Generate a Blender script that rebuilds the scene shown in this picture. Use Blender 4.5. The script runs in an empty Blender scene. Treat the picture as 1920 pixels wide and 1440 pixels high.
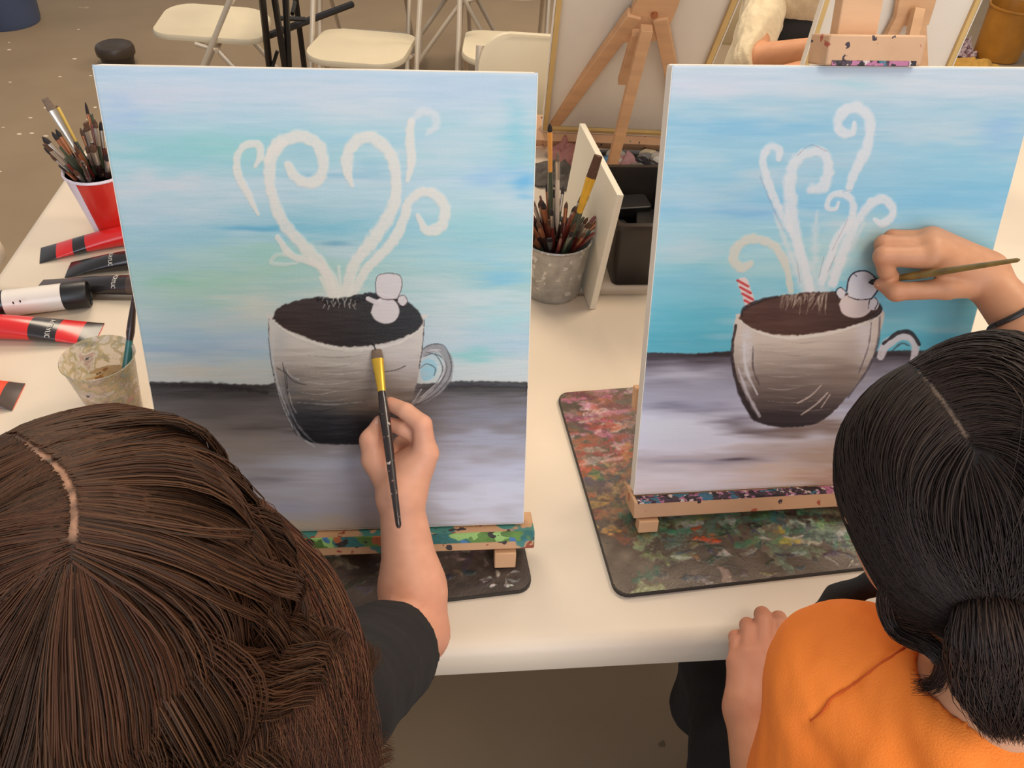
import bpy, bmesh, math, random
import numpy as np
from mathutils import Vector, Matrix

random.seed(7); RNG = np.random.default_rng(7)
C = bpy.context.scene.collection
SC = bpy.context.scene

# ------------------------------------------------------------------ camera
PITCH, ROLL, FPX = math.radians(42.156), math.radians(3.751), 1489.35
CAM = np.array([0, 0, 1.565])
FW = np.array([0, math.cos(PITCH), -math.sin(PITCH)])
_r0 = np.array([1., 0, 0]); _u0 = np.cross(_r0, FW)
RT = math.cos(ROLL) * _r0 + math.sin(ROLL) * _u0
UP = -math.sin(ROLL) * _r0 + math.cos(ROLL) * _u0
cd = bpy.data.cameras.new('camera'); cam = bpy.data.objects.new('camera', cd); C.objects.link(cam)
cd.sensor_fit = 'HORIZONTAL'; cd.sensor_width = 36; cd.lens = 36 * FPX / 1920
cd.clip_start = .02; cd.clip_end = 60
M = Matrix(((RT[0], UP[0], -FW[0], CAM[0]), (RT[1], UP[1], -FW[1], CAM[1]), (RT[2], UP[2], -FW[2], CAM[2]), (0, 0, 0, 1)))
cam.matrix_world = M
SC.camera = cam

# ------------------------------------------------------------------ light
SC.view_settings.view_transform = 'Standard'; SC.view_settings.look = 'None'
SC.view_settings.gamma = 1; SC.view_settings.use_curve_mapping = False
SC.view_settings.exposure = 0.0
w = bpy.data.worlds.new('world'); SC.world = w; w.use_nodes = True
bg = w.node_tree.nodes['Background']; bg.inputs[0].default_value = (.97, .97, 1.0, 1); bg.inputs[1].default_value = .40


def area(name, loc, target, size, energy, col, sy=None):
    l = bpy.data.lights.new(name, 'AREA'); l.energy = energy; l.color = col
    l.shape = 'RECTANGLE'; l.size = size; l.size_y = sy or size
    o = bpy.data.objects.new(name, l); C.objects.link(o); o.location = loc
    o.rotation_euler = (Vector(target) - Vector(loc)).to_track_quat('-Z', 'Y').to_euler()
    return o


area('ceiling_lamp', (1.3, 1.7, 3.1), (.6, 1.0, .7), .7, 36, (1, .84, .64))
area('ceiling_lamp', (-1.2, 3.2, 3.1), (-1.0, 2.6, .3), 1.2, 60, (1, .84, .64))
area('ceiling_lamp', (1.4, 4.6, 3.1), (1.2, 4.2, .3), 1.2, 50, (1, .84, .64))
area('ceiling_lamp', (.9, -.5, 3.1), (.3, .3, .9), .9, 24, (1, .88, .72))
area('daylight_opening', (.2, -2.6, 1.9), (.1, .6, .85), 3.6, 96, (.79, .885, 1), 2.4)


# ------------------------------------------------------------------ pixel helpers (photo pixel -> real place)
def ray(u, v): return FW + RT * (u - 960) / FPX - UP * (v - 720) / FPX
def pz(u, v, z): d = ray(u, v); return CAM + d * (z - CAM[2]) / d[2]
def py(u, v, y): d = ray(u, v); return CAM + d * y / d[1]
def pd(u, v, t): return CAM + ray(u, v) * t
def pplane(u, v, p, n): d = ray(u, v); return CAM + d * (((p - CAM) @ n) / (d @ n))
def pj(P):
    Q = np.asarray(P, float) - CAM; d = Q @ FW
    return 960 + FPX * (Q @ RT) / d, 720 - FPX * (Q @ UP) / d


def lin(c):
    c = np.asarray(c, float) / 255.
    return np.where(c <= .04045, c / 12.92, ((c + .055) / 1.055) ** 2.4)


# ------------------------------------------------------------------ mesh building
def nrm(v): v = np.asarray(v, float); return v / (np.linalg.norm(v) + 1e-12)


def frame_of(d, up=(0, 0, 1)):
    d = nrm(d); up = np.asarray(up, float)
    if abs(d @ nrm(up)) > .98: up = np.array([0, 1., 0])
    s = nrm(np.cross(d, up)); return s, np.cross(s, d), d


def box(x0, x1, y0, y1, z0, z1):
    V = [(x, y, z) for z in (z0, z1) for y in (y0, y1) for x in (x0, x1)]
    F = [(0, 2, 3, 1), (4, 5, 7, 6), (0, 1, 5, 4), (1, 3, 7, 5), (3, 2, 6, 7), (2, 0, 4, 6)]
    return np.array(V, float), F


def bar(a, b, w, t, up=(0, 0, 1)):
    """square bar from a to b, w across, t along 'up'"""
    a = np.asarray(a, float); b = np.asarray(b, float); s, u, d = frame_of(b - a, up)
    V = []
    for p in (a, b):
        for i, j in ((-1, -1), (1, -1), (1, 1), (-1, 1)): V.append(p + s * w / 2 * i + u * t / 2 * j)
    F = [(0, 1, 2, 3), (7, 6, 5, 4), (0, 4, 5, 1), (1, 5, 6, 2), (2, 6, 7, 3), (3, 7, 4, 0)]
    return np.array(V), F


def tube(pts, r, n=10, caps=True):
    pts = np.asarray(pts, float); m = len(pts); r = np.broadcast_to(r, (m,)) if np.ndim(r) < 2 else r
    V = []; F = []; prev = None
    for i in range(m):
        d = nrm(pts[min(i + 1, m - 1)] - pts[max(i - 1, 0)])
        if prev is None: s, u, _ = frame_of(d)
        else:
            s = nrm(prev - d * (prev @ d)); u = np.cross(s, d)
        prev = s
        for k in range(n):
            a = 2 * math.pi * k / n; V.append(pts[i] + (s * math.cos(a) + u * math.sin(a)) * r[i])
    for i in range(m - 1):
        for k in range(n):
            a = i * n + k; b = i * n + (k + 1) % n; F.append((a, a + n, b + n, b))
    if caps: F.append(tuple(range(n))); F.append(tuple(range((m - 1) * n, m * n))[::-1])
    return np.array(V), F


def lathe(prof, n=32, c=(0, 0, 0), sx=1, sy=1):
    V = []; F = []
    for r, z in prof:
        for k in range(n):
            a = 2 * math.pi * k / n; V.append((c[0] + r * sx * math.cos(a), c[1] + r * sy * math.sin(a), c[2] + z))
    for i in range(len(prof) - 1):
        for k in range(n):
            a = i * n + k; b = i * n + (k + 1) % n; F.append((a, b, b + n, a + n))
    if prof[0][0] > 1e-5: F.append(tuple(range(n))[::-1])
    if prof[-1][0] > 1e-5: F.append(tuple(range((len(prof) - 1) * n, len(prof) * n)))
    return np.array(V), F


def prism(poly, a, b):
    """poly (x,y) between z=a and z=b"""
    n = len(poly); V = [(x, y, a) for x, y in poly] + [(x, y, b) for x, y in poly]
    F = [tuple(range(n))[::-1], tuple(range(n, 2 * n))] + [(i, (i + 1) % n, n + (i + 1) % n, n + i) for i in range(n)]
    return np.array(V, float), F


def rrect(w, h, r, n=5, cx=0, cy=0):
    P = []
    for sx, sy, a0 in ((1, 1, 0), (-1, 1, 90), (-1, -1, 180), (1, -1, 270)):
        for k in range(n + 1):
            a = math.radians(a0 + 90 * k / n); P.append((cx + sx * (w / 2 - r) + r * math.cos(a), cy + sy * (h / 2 - r) + r * math.sin(a)))
    return P


def basis(o, x, y, z): return np.array(o, float), np.array([x, y, z], float)
def rotz(a): c, s = math.cos(a), math.sin(a); return np.array([[c, s, 0], [-s, c, 0], [0, 0, 1.]])


class MB:
    def __init__(s): s.V = []; s.F = []; s.I = []; s.n = 0
    def add(s, vf, mi=0, T=None):
        V, F = vf; V = np.asarray(V, float)
        if T is not None: V = T[0] + V @ T[1]
        s.V.append(V); s.F += [tuple(int(i) + s.n for i in f) for f in F]; s.I += [mi] * len(F); s.n += len(V); return s
    def build(s, name, mats, parent=None, smooth=False, bevel=0, sub=0):
        me = bpy.data.meshes.new(name); V = np.concatenate(s.V)
        org = np.zeros(3)
        if parent is None: org = np.array([(V[:, 0].min() + V[:, 0].max()) / 2, (V[:, 1].min() + V[:, 1].max()) / 2, V[:, 2].min()])
        V = V - (org if parent is None else np.array(parent.get('_o', (0, 0, 0))))
        me.from_pydata(V.tolist(), [], s.F)
        if not isinstance(mats, (list, tuple)): mats = [mats]
        for m in mats: me.materials.append(m)
        me.polygons.foreach_set('material_index', s.I)
        if smooth: me.polygons.foreach_set('use_smooth', [True] * len(s.F))
        bm = bmesh.new(); bm.from_mesh(me); bmesh.ops.recalc_face_normals(bm, faces=bm.faces); bm.to_mesh(me); bm.free()
        o = bpy.data.objects.new(name, me); C.objects.link(o)
        if parent is None: o.location = org; o['_o'] = [float(k) for k in org]
        else: o.parent = parent; o['_o'] = list(parent.get('_o', (0, 0, 0)))
        if bevel:
            b = o.modifiers.new('bevel', 'BEVEL'); b.width = bevel; b.segments = 2; b.limit_method = 'ANGLE'; b.angle_limit = math.radians(40)
        if sub:
            b = o.modifiers.new('sub', 'SUBSURF'); b.levels = sub; b.render_levels = sub
        if smooth or bevel:
            me.polygons.foreach_set('use_smooth', [True] * len(me.polygons))
            try: me.set_sharp_from_angle(angle=math.radians(40))
            except Exception: pass
        return o


def one(vf, name, mat, parent=None, **k): return MB().add(vf).build(name, mat, parent, **k)


def thing(name, label, cat, loc, group=None):
    o = bpy.data.objects.new(name, None); C.objects.link(o); o.location = [float(k) for k in loc]; o['_o'] = [float(k) for k in loc]
    o.empty_display_size = .05
    return tag(o, label, cat, group)


def tag(o, label, cat, group=None, kind=None):
    o['label'] = label; o['category'] = cat
    if group: o['group'] = group
    if kind: o['kind'] = kind
    return o


def struct(o, label=None):
    o['kind'] = 'structure'
    if label: o['label'] = label
    return o


def copy_thing(root, M4, label, group=None):
    """copy a thing and its parts; M4 moves it"""
    r = root.copy(); C.objects.link(r); r.matrix_world = M4
    r['label'] = label
    if group: r['group'] = group
    for ch in list(root.children):
        c = ch.copy(); C.objects.link(c); c.parent = r; c.matrix_parent_inverse = ch.matrix_parent_inverse.copy()
        for g in list(ch.children):
            d = g.copy(); C.objects.link(d); d.parent = c
    return r


# ------------------------------------------------------------------ materials
def new_mat(name):
    m = bpy.data.materials.new(name); m.use_nodes = True; return m, m.node_tree.nodes, m.node_tree.links, m.node_tree.nodes['Principled BSDF']


def ramp(N, stops, interp='LINEAR'):
    r = N.new('ShaderNodeValToRGB'); r.color_ramp.interpolation = interp; e = r.color_ramp.elements
    e[0].position = stops[0][0]; e[0].color = (*stops[0][1], 1); e[1].position = stops[-1][0]; e[1].color = (*stops[-1][1], 1)
    for p, c in stops[1:-1]: k = e.new(p); k.color = (*c, 1)
    return r


def mat(name, rgb, rough=.5, var=.12, scale=20, bump=0, bscale=200, metal=0, spec=.5, spots=None, stretch=(1, 1, 1), coat=0, sheen=0, sss=0):
    """rgb sRGB 0-255; procedural variation, optional spots [(rgb, scale, threshold), ...]"""
    m, N, L, B = new_mat(name)
    c = lin(rgb); tc = N.new('ShaderNodeTexCoord'); mp = N.new('ShaderNodeMapping'); mp.inputs['Scale'].default_value = stretch
    L.new(tc.outputs['Object'], mp.inputs[0])
    n = N.new('ShaderNodeTexNoise'); n.inputs['Scale'].default_value = scale; n.inputs['Detail'].default_value = 5
    L.new(mp.outputs[0], n.inputs['Vector'])
    r = ramp(N, [(.3, tuple(np.clip(c * (1 - var), 0, 1))), (.7, tuple(np.clip(c * (1 + var), 0, 1)))])
    L.new(n.outputs[0], r.inputs[0]); out = r.outputs[0]
    for k, (sc, ssc, th) in enumerate(spots or []):
        n2 = N.new('ShaderNodeTexNoise'); n2.inputs['Scale'].default_value = ssc; n2.inputs['Detail'].default_value = 3
        mp2 = N.new('ShaderNodeMapping'); mp2.inputs['Location'].default_value = (k * 3.7 + 1, k * 1.9, k * 5.1)
        L.new(mp.outputs[0], mp2.inputs[0]); L.new(mp2.outputs[0], n2.inputs['Vector'])
        r2 = ramp(N, [(th, (0, 0, 0)), (min(th + .015, 1), (1, 1, 1))]); L.new(n2.outputs[0], r2.inputs[0])
        mx = N.new('ShaderNodeMix'); mx.data_type = 'RGBA'; L.new(r2.outputs[0], mx.inputs[0]); L.new(out, mx.inputs[6]); mx.inputs[7].default_value = (*lin(sc), 1)
        out = mx.outputs[2]
    L.new(out, B.inputs['Base Color'])
    B.inputs['Roughness'].default_value = rough; B.inputs['Metallic'].default_value = metal; B.inputs['Specular IOR Level'].default_value = spec
    if coat: B.inputs['Coat Weight'].default_value = coat; B.inputs['Coat Roughness'].default_value = .15
    if sheen: B.inputs['Sheen Weight'].default_value = sheen
    if sss:
        B.inputs['Subsurface Weight'].default_value = sss; B.inputs['Subsurface Radius'].default_value = (1, .35, .2); B.inputs['Subsurface Scale'].default_value = .006
    if bump:
        n3 = N.new('ShaderNodeTexNoise'); n3.inputs['Scale'].default_value = bscale; n3.inputs['Detail'].default_value = 4; L.new(mp.outputs[0], n3.inputs['Vector'])
        bp = N.new('ShaderNodeBump'); bp.inputs['Strength'].default_value = bump; bp.inputs['Distance'].default_value = .002
        L.new(n3.outputs[0], bp.inputs['Height']); L.new(bp.outputs[0], B.inputs['Normal'])
    return m


def vcol_mat(name, rough=.5, bump=.1, bscale=600, stretch=(1, 1, 1), spec=.4, sss=0, coat=0):
    m, N, L, B = new_mat(name)
    a = N.new('ShaderNodeVertexColor'); a.layer_name = 'Col'; L.new(a.outputs[0], B.inputs['Base Color'])
    B.inputs['Roughness'].default_value = rough; B.inputs['Specular IOR Level'].default_value = spec
    if coat: B.inputs['Coat Weight'].default_value = coat
    tc = N.new('ShaderNodeTexCoord'); mp = N.new('ShaderNodeMapping'); mp.inputs['Scale'].default_value = stretch; L.new(tc.outputs['Object'], mp.inputs[0])
    n = N.new('ShaderNodeTexNoise'); n.inputs['Scale'].default_value = bscale; n.inputs['Detail'].default_value = 3; L.new(mp.outputs[0], n.inputs['Vector'])
    bp = N.new('ShaderNodeBump'); bp.inputs['Strength'].default_value = bump; bp.inputs['Distance'].default_value = .001
    L.new(n.outputs[0], bp.inputs['Height']); L.new(bp.outputs[0], B.inputs['Normal'])
    if sss:
        B.inputs['Subsurface Weight'].default_value = sss; B.inputs['Subsurface Radius'].default_value = (1, .35, .2); B.inputs['Subsurface Scale'].default_value = .006
    return m


def set_cols(me, cols):
    a = me.color_attributes.new('Col', 'FLOAT_COLOR', 'POINT')
    a.data.foreach_set('color', np.concatenate([cols, np.ones((len(cols), 1))], 1).astype(np.float32).ravel())


MT = {}
MT['floor'] = mat('concrete', (147, 125, 98), .65, .10, 2.2, .15, 60, spots=[((170, 150, 120), 9, .74), ((110, 92, 70), 14, .76)])
MT['table'] = mat('table_plastic', (219, 202, 180), .45, .03, 6, .1, 500, spots=[((205, 190, 165), 30, .77), ((150, 140, 130), 55, .82)])
MT['table_rim'] = mat('table_rim', (222, 214, 200), .4, .02, 6)
MT['wood'] = mat('easel_wood', (206, 160, 118), .6, .10, 8, .1, 60, stretch=(1, 1, 6))
MT['wood_paint'] = mat('painted_wood', (196, 152, 112), .55, .1, 12, .3, 80, spots=[((70, 130, 120), 16, .54), ((150, 70, 50), 34, .60), ((60, 50, 50), 40, .63)])
MT['wood_paint2'] = mat('spattered_wood', (200, 156, 118), .55, .1, 12, .3, 80, spots=[((170, 84, 60), 60, .66), ((60, 44, 50), 70, .68), ((40, 120, 100), 24, .74)])
MT['pine'] = mat('pine_bar', (204, 170, 108), .6, .1, 10, .05, 60)
MT['cloth'] = mat('canvas_cloth', (222, 212, 198), .85, .03, 8, .2, 1200)
MT['board'] = mat('white_board', (226, 216, 194), .6, .02, 8)
MT['wplastic'] = mat('chair_plastic', (208, 194, 166), .4, .03, 10)
MT['wmetal'] = mat('chair_metal', (206, 192, 172), .35, .03, 20, metal=.2)
MT['blackmetal'] = mat('black_metal', (22, 18, 18), .4, .1, 30)
MT['blackplastic'] = mat('black_plastic', (24, 22, 22), .4, .2, 20)
MT['greyblack'] = mat('worn_black_plastic', (44, 38, 34), .35, .3, 12)
MT['galv'] = mat('galvanized', (168, 164, 156), .42, .22, 55, .1, 80, metal=.45, spots=[((205, 202, 194), 70, .6)])
MT['redplastic'] = mat('red_plastic', (206, 40, 32), .3, .08, 10, coat=.3)
MT['whiteplastic'] = mat('white_plastic', (228, 214, 226), .3, .03, 10)
MT['bluebin'] = mat('blue_bin', (66, 78, 104), .4, .2, 4)
MT['tube_red'] = mat('tube_red', (214, 34, 34), .28, .06, 12, coat=.4)
MT['tube_black'] = mat('tube_black', (38, 32, 32), .28, .2, 18, coat=.4)
MT['tube_brown'] = mat('tube_brown', (72, 54, 44), .3, .25, 18, coat=.4)
MT['tube_white'] = mat('tube_white', (230, 218, 206), .3, .03, 12, coat=.3)
MT['tube_orange'] = mat('tube_orange', (226, 74, 40), .3, .05, 12)
MT['letter'] = mat('lettering', (214, 206, 196), .5, .02)
MT['silver'] = mat('ferrule_silver', (190, 180, 168), .3, .1, 60, metal=.8)
MT['gold'] = mat('ferrule_gold', (222, 176, 60), .35, .12, 60, metal=.5)
MT['copper'] = mat('ferrule_copper', (170, 110, 76), .35, .15, 60, metal=.6)
MT['bristle'] = mat('bristle_brown', (86, 56, 38), .7, .3, 200, .5, 800)
MT['bristle_dark'] = mat('bristle_dark', (34, 24, 24), .7, .3, 200, .5, 800)
MT['bristle_taupe'] = mat('bristle_taupe', (122, 100, 82), .7, .2, 200, .5, 800)
MT['h_red'] = mat('handle_maroon', (104, 40, 34), .3, .2, 30, coat=.5)
MT['h_dark'] = mat('handle_dark', (48, 30, 28), .3, .25, 30, coat=.5, spots=[((150, 130, 115), 160, .68)])
MT['h_green'] = mat('handle_green', (64, 74, 58), .3, .2, 30, coat=.5)
MT['h_olive'] = mat('handle_olive', (122, 98, 48), .35, .3, 60, coat=.4)
MT['h_yellow'] = mat('handle_yellow', (222, 186, 92), .4, .08, 30)
MT['h_orange'] = mat('handle_orange', (218, 150, 70), .4, .08, 30)
MT['h_teal'] = mat('handle_teal', (44, 108, 104), .35, .3, 60, coat=.3)
MT['h_white'] = mat('handle_white', (206, 190, 170), .4, .1, 30)
MT['h_spat'] = mat('handle_spattered', (40, 26, 24), .35, .3, 50, coat=.4, spots=[((190, 170, 155), 120, .62), ((120, 90, 80), 90, .64)])
MT['black_cloth'] = mat('black_cloth', (27, 23, 22), .9, .1, 30, .3, 900)
MT['apron'] = mat('black_apron', (24, 20, 20), .85, .2, 20, .3, 700, spots=[((150, 140, 130), 42, .77)])
MT['denim'] = mat('dark_trousers', (30, 28, 34), .9, .15, 20, .3, 700)
MT['orange'] = mat('orange_cotton', (255, 134, 44), .85, .05, 10, .35, 700)
MT['knit'] = mat('cream_knit', (226, 206, 170), .95, .08, 60, .8, 260, sheen=.2)
MT['shoe'] = mat('shoe_rubber', (40, 38, 38), .6, .1)
MT['mustard'] = mat('mustard_tub', (170, 112, 34), .4, .15, 12)
MT['crust'] = mat('paint_crust', (70, 50, 60), .5, .3, 60, .8, 200, spots=[((180, 110, 140), 90, .52), ((60, 110, 130), 60, .58), ((210, 190, 180), 120, .6), ((40, 32, 36), 80, .55)])
MT['crust_green'] = mat('paint_crust_green', (92, 130, 60), .5, .3, 40, .6, 160, spots=[((150, 190, 110), 34, .5), ((50, 110, 108), 14, .54), ((180, 100, 60), 24, .6), ((70, 120, 170), 30, .62), ((50, 44, 40), 60, .6)])
MT['rag'] = mat('stained_rag', (170, 150, 150), .9, .1, 20, spots=[((110, 70, 80), 60, .52)])
MT['band'] = mat('black_band', (30, 24, 22), .5, .1)
MT['eye'] = mat('eye_white', (225, 220, 215), .2, .02)
MT['iris'] = mat('eye_brown', (60, 36, 24), .2, .1)
MT['lip'] = mat('lip', (176, 100, 88), .5, .05)

# ------------------------------------------------------------------ smooth solids (round cones and ellipsoids blended into one surface)
def cap(a, b, ra, rb, k=.012): return ('c', np.asarray(a, float), np.asarray(b, float), ra, rb, k)
def ell(c, rad, k=.012, R=None): return ('e', np.asarray(c, float), np.asarray(rad, float), np.eye(3) if R is None else R, 0, k)


def prim_d(p, X, Y, Z):
    if p[0] == 'c':
        a, b, ra, rb = p[1:5]; ba = b - a; l2 = max(ba @ ba, 1e-9)
        x, y, z = X - a[0], Y - a[1], Z - a[2]
        t = np.clip((x * ba[0] + y * ba[1] + z * ba[2]) / l2, 0, 1)
        return np.sqrt((x - t * ba[0]) ** 2 + (y - t * ba[1]) ** 2 + (z - t * ba[2]) ** 2) - (ra + t * (rb - ra))
    c, rad, R = p[1], p[2], p[3]
    x, y, z = X - c[0], Y - c[1], Z - c[2]
    q = [(x * R[i][0] + y * R[i][1] + z * R[i][2]) for i in range(3)]
    k0 = np.sqrt(sum((q[i] / rad[i]) ** 2 for i in range(3))); k1 = np.sqrt(sum((q[i] / rad[i] ** 2) ** 2 for i in range(3)))
    return k0 * (k0 - 1) / np.maximum(k1, 1e-6)


def pbox(p, m):
    if p[0] == 'c':
        r = max(p[3], p[4]) + m; return np.minimum(p[1], p[2]) - r, np.maximum(p[1], p[2]) + r
    r = max(p[2]) + m; return p[1] - r, p[1] + r


def smin(a, b, k):
    h = np.maximum(k - np.abs(a - b), 0) / k; return np.minimum(a, b) - h * h * k * .25


def sdf_pts(prims, P):
    d = np.full(len(P), 1e3)
    for p in prims: d = smin(d, prim_d(p, P[:, 0], P[:, 1], P[:, 2]), max(p[5], 1e-4))
    return d


def sdf_grad(prims, P, e=.002):
    g = np.stack([sdf_pts(prims, P + np.eye(3)[i] * e) - sdf_pts(prims, P - np.eye(3)[i] * e) for i in range(3)], 1)
    return g / (np.linalg.norm(g, axis=1, keepdims=True) + 1e-9)


def axis_grid(lo, hi, coarse, zones=()):
    """coordinates with fine spacing inside zones [(a, b, h)]"""
    out = [lo]
    while out[-1] < hi:
        h = coarse
        for a, b, f in zones:
            if a - coarse < out[-1] < b: h = min(h, f)
        out.append(out[-1] + h)
    return np.array(out)


def solid(prims, gx, gy, gz, cuts=(), holes=()):
    """surface nets on a rectilinear grid; cuts = [(point, normal)] keep the side where (p-point).normal < 0"""
    F = np.full((len(gx), len(gy), len(gz)), .05, np.float32)
    for p in prims:
        lo, hi = pbox(p, .045)
        i0, i1 = np.searchsorted(gx, [lo[0], hi[0]]); j0, j1 = np.searchsorted(gy, [lo[1], hi[1]]); k0, k1 = np.searchsorted(gz, [lo[2], hi[2]])
        if i1 <= i0 or j1 <= j0 or k1 <= k0: continue
        d = prim_d(p, gx[i0:i1, None, None], gy[None, j0:j1, None], gz[None, None, k0:k1])
        s = F[i0:i1, j0:j1, k0:k1]; F[i0:i1, j0:j1, k0:k1] = smin(s, d, max(p[5], 1e-4))
    for q, n in cuts:
        n = nrm(n); F = np.maximum(F, ((gx[:, None, None] - q[0]) * n[0] + (gy[None, :, None] - q[1]) * n[1] + (gz[None, None, :] - q[2]) * n[2]).astype(np.float32))
    for p in holes: F = np.maximum(F, -prim_d(p, gx[:, None, None], gy[None, :, None], gz[None, None, :]).astype(np.float32))
    S = F < 0
    nx, ny, nz = F.shape; G = [gx, gy, gz]
    acc = {}; cnt = np.zeros((nx - 1, ny - 1, nz - 1), np.uint8); pos = np.zeros((nx - 1, ny - 1, nz - 1, 3), np.float32)
    quads = []; faces_raw = []
    for ax in range(3):
        sl0 = [slice(None)] * 3; sl1 = [slice(None)] * 3; sl0[ax] = slice(0, -1); sl1[ax] = slice(1, None)
        ch = S[tuple(sl0)] != S[tuple(sl1)]
        I = np.argwhere(ch); a = F[tuple(sl0)][ch]; b = F[tuple(sl1)][ch]; t = a / (a - b)
        P = np.stack([G[0][I[:, 0]], G[1][I[:, 1]], G[2][I[:, 2]]], 1)
        P[:, ax] += t * (G[ax][I[:, ax] + 1] - G[ax][I[:, ax]])
        o1, o2 = (ax + 1) % 3, (ax + 2) % 3; cells = []
        for d1, d2 in ((-1, -1), (0, -1), (0, 0), (-1, 0)):
            J = I.copy(); J[:, o1] += d1; J[:, o2] += d2; cells.append(J)
        lim = np.array([nx - 1, ny - 1, nz - 1]); ok = np.ones(len(I), bool)
        for J in cells: ok &= (J >= 0).all(1) & (J < lim).all(1)
        for J in cells:
            np.add.at(cnt, tuple(J[ok].T), 1); np.add.at(pos, tuple(J[ok].T), P[ok])
        faces_raw.append((ok, cells, S[tuple(sl0)][ch]))
    idx = -np.ones(cnt.shape, np.int64); m = cnt > 0; idx[m] = np.arange(m.sum()); V = pos[m] / cnt[m][:, None]
    for ok, cells, ins in faces_raw:
        q = np.stack([idx[tuple(J[ok].T)] for J in cells], 1); s = ins[ok]
        q[~s] = q[~s][:, ::-1]; quads.append(q)
    return V.astype(float), np.concatenate(quads)


def mesh_np(name, V, Q, mats, parent=None, smooth=True, cols=None, mi=None):
    """big mesh from numpy arrays, faces all the same size"""
    org = np.array(parent.get('_o', (0, 0, 0))) if parent is not None else np.array([(V[:, 0].min() + V[:, 0].max()) / 2, (V[:, 1].min() + V[:, 1].max()) / 2, V[:, 2].min()])
    me = bpy.data.meshes.new(name); n = Q.shape[1]
    me.vertices.add(len(V)); me.vertices.foreach_set('co', (V - org).astype(np.float32).ravel())
    me.loops.add(Q.size); me.loops.foreach_set('vertex_index', Q.astype(np.int32).ravel())
    me.polygons.add(len(Q)); me.polygons.foreach_set('loop_start', np.arange(0, Q.size, n, dtype=np.int32))
    me.update(calc_edges=True)
    me.polygons.foreach_set('use_smooth', np.full(len(Q), smooth))
    for m in (mats if isinstance(mats, (list, tuple)) else [mats]): me.materials.append(m)
    if mi is not None: me.polygons.foreach_set('material_index', np.asarray(mi, np.int32))
    if cols is not None: set_cols(me, cols)
    o = bpy.data.objects.new(name, me); C.objects.link(o); o['_o'] = [float(k) for k in org]
    if parent is not None: o.parent = parent
    else: o.location = org
    return o


def relax(V, Q, it=2, f=.5):
    n = len(V); E = np.concatenate([Q[:, [i, (i + 1) % 4]] for i in range(4)])
    for _ in range(it):
        s = np.zeros_like(V); c = np.zeros(n)
        for a, b in ((0, 1), (1, 0)):
            for k in range(3): s[:, k] += np.bincount(E[:, a], V[E[:, b], k], n)
            c += np.bincount(E[:, a], minlength=n)
        V = V * (1 - f) + f * s / np.maximum(c, 1)[:, None]
    return V


# ------------------------------------------------------------------ noise and paint
def vn(x, y, seed=0):
    x = np.asarray(x, float); y = np.asarray(y, float); xi = np.floor(x).astype(np.int64); yi = np.floor(y).astype(np.int64); fx = x - xi; fy = y - yi
    fx = fx * fx * (3 - 2 * fx); fy = fy * fy * (3 - 2 * fy)
    def h(i, j):
        n = (i * 374761393 + j * 668265263 + seed * 1442695041) & 0xffffffff; n = ((n ^ (n >> 13)) * 1274126177) & 0xffffffff
        return ((n ^ (n >> 16)) & 0xffff) / 65535.
    return (h(xi, yi) * (1 - fx) + h(xi + 1, yi) * fx) * (1 - fy) + (h(xi, yi + 1) * (1 - fx) + h(xi + 1, yi + 1) * fx) * fy


def fbm(x, y, seed=0, o=4): return sum(vn(x * 2 ** i, y * 2 ** i, seed + i * 17) * .5 ** i for i in range(o)) / sum(.5 ** i for i in range(o))


def crom(P, n=8):
    P = np.asarray(P, float)
    if len(P) < 3: return np.array([P[0] + (P[-1] - P[0]) * t for t in np.linspace(0, 1, n)])
    Q = np.vstack([2 * P[0] - P[1], P, 2 * P[-1] - P[-2]]); out = []
    for i in range(1, len(Q) - 2):
        for t in np.linspace(0, 1, n, endpoint=False):
            out.append(.5 * ((2 * Q[i]) + (-Q[i - 1] + Q[i + 1]) * t + (2 * Q[i - 1] - 5 * Q[i] + 4 * Q[i + 1] - Q[i + 2]) * t * t + (-Q[i - 1] + 3 * Q[i] - 3 * Q[i + 1] + Q[i + 2]) * t ** 3))
    out.append(P[-1]); return np.array(out)


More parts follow.
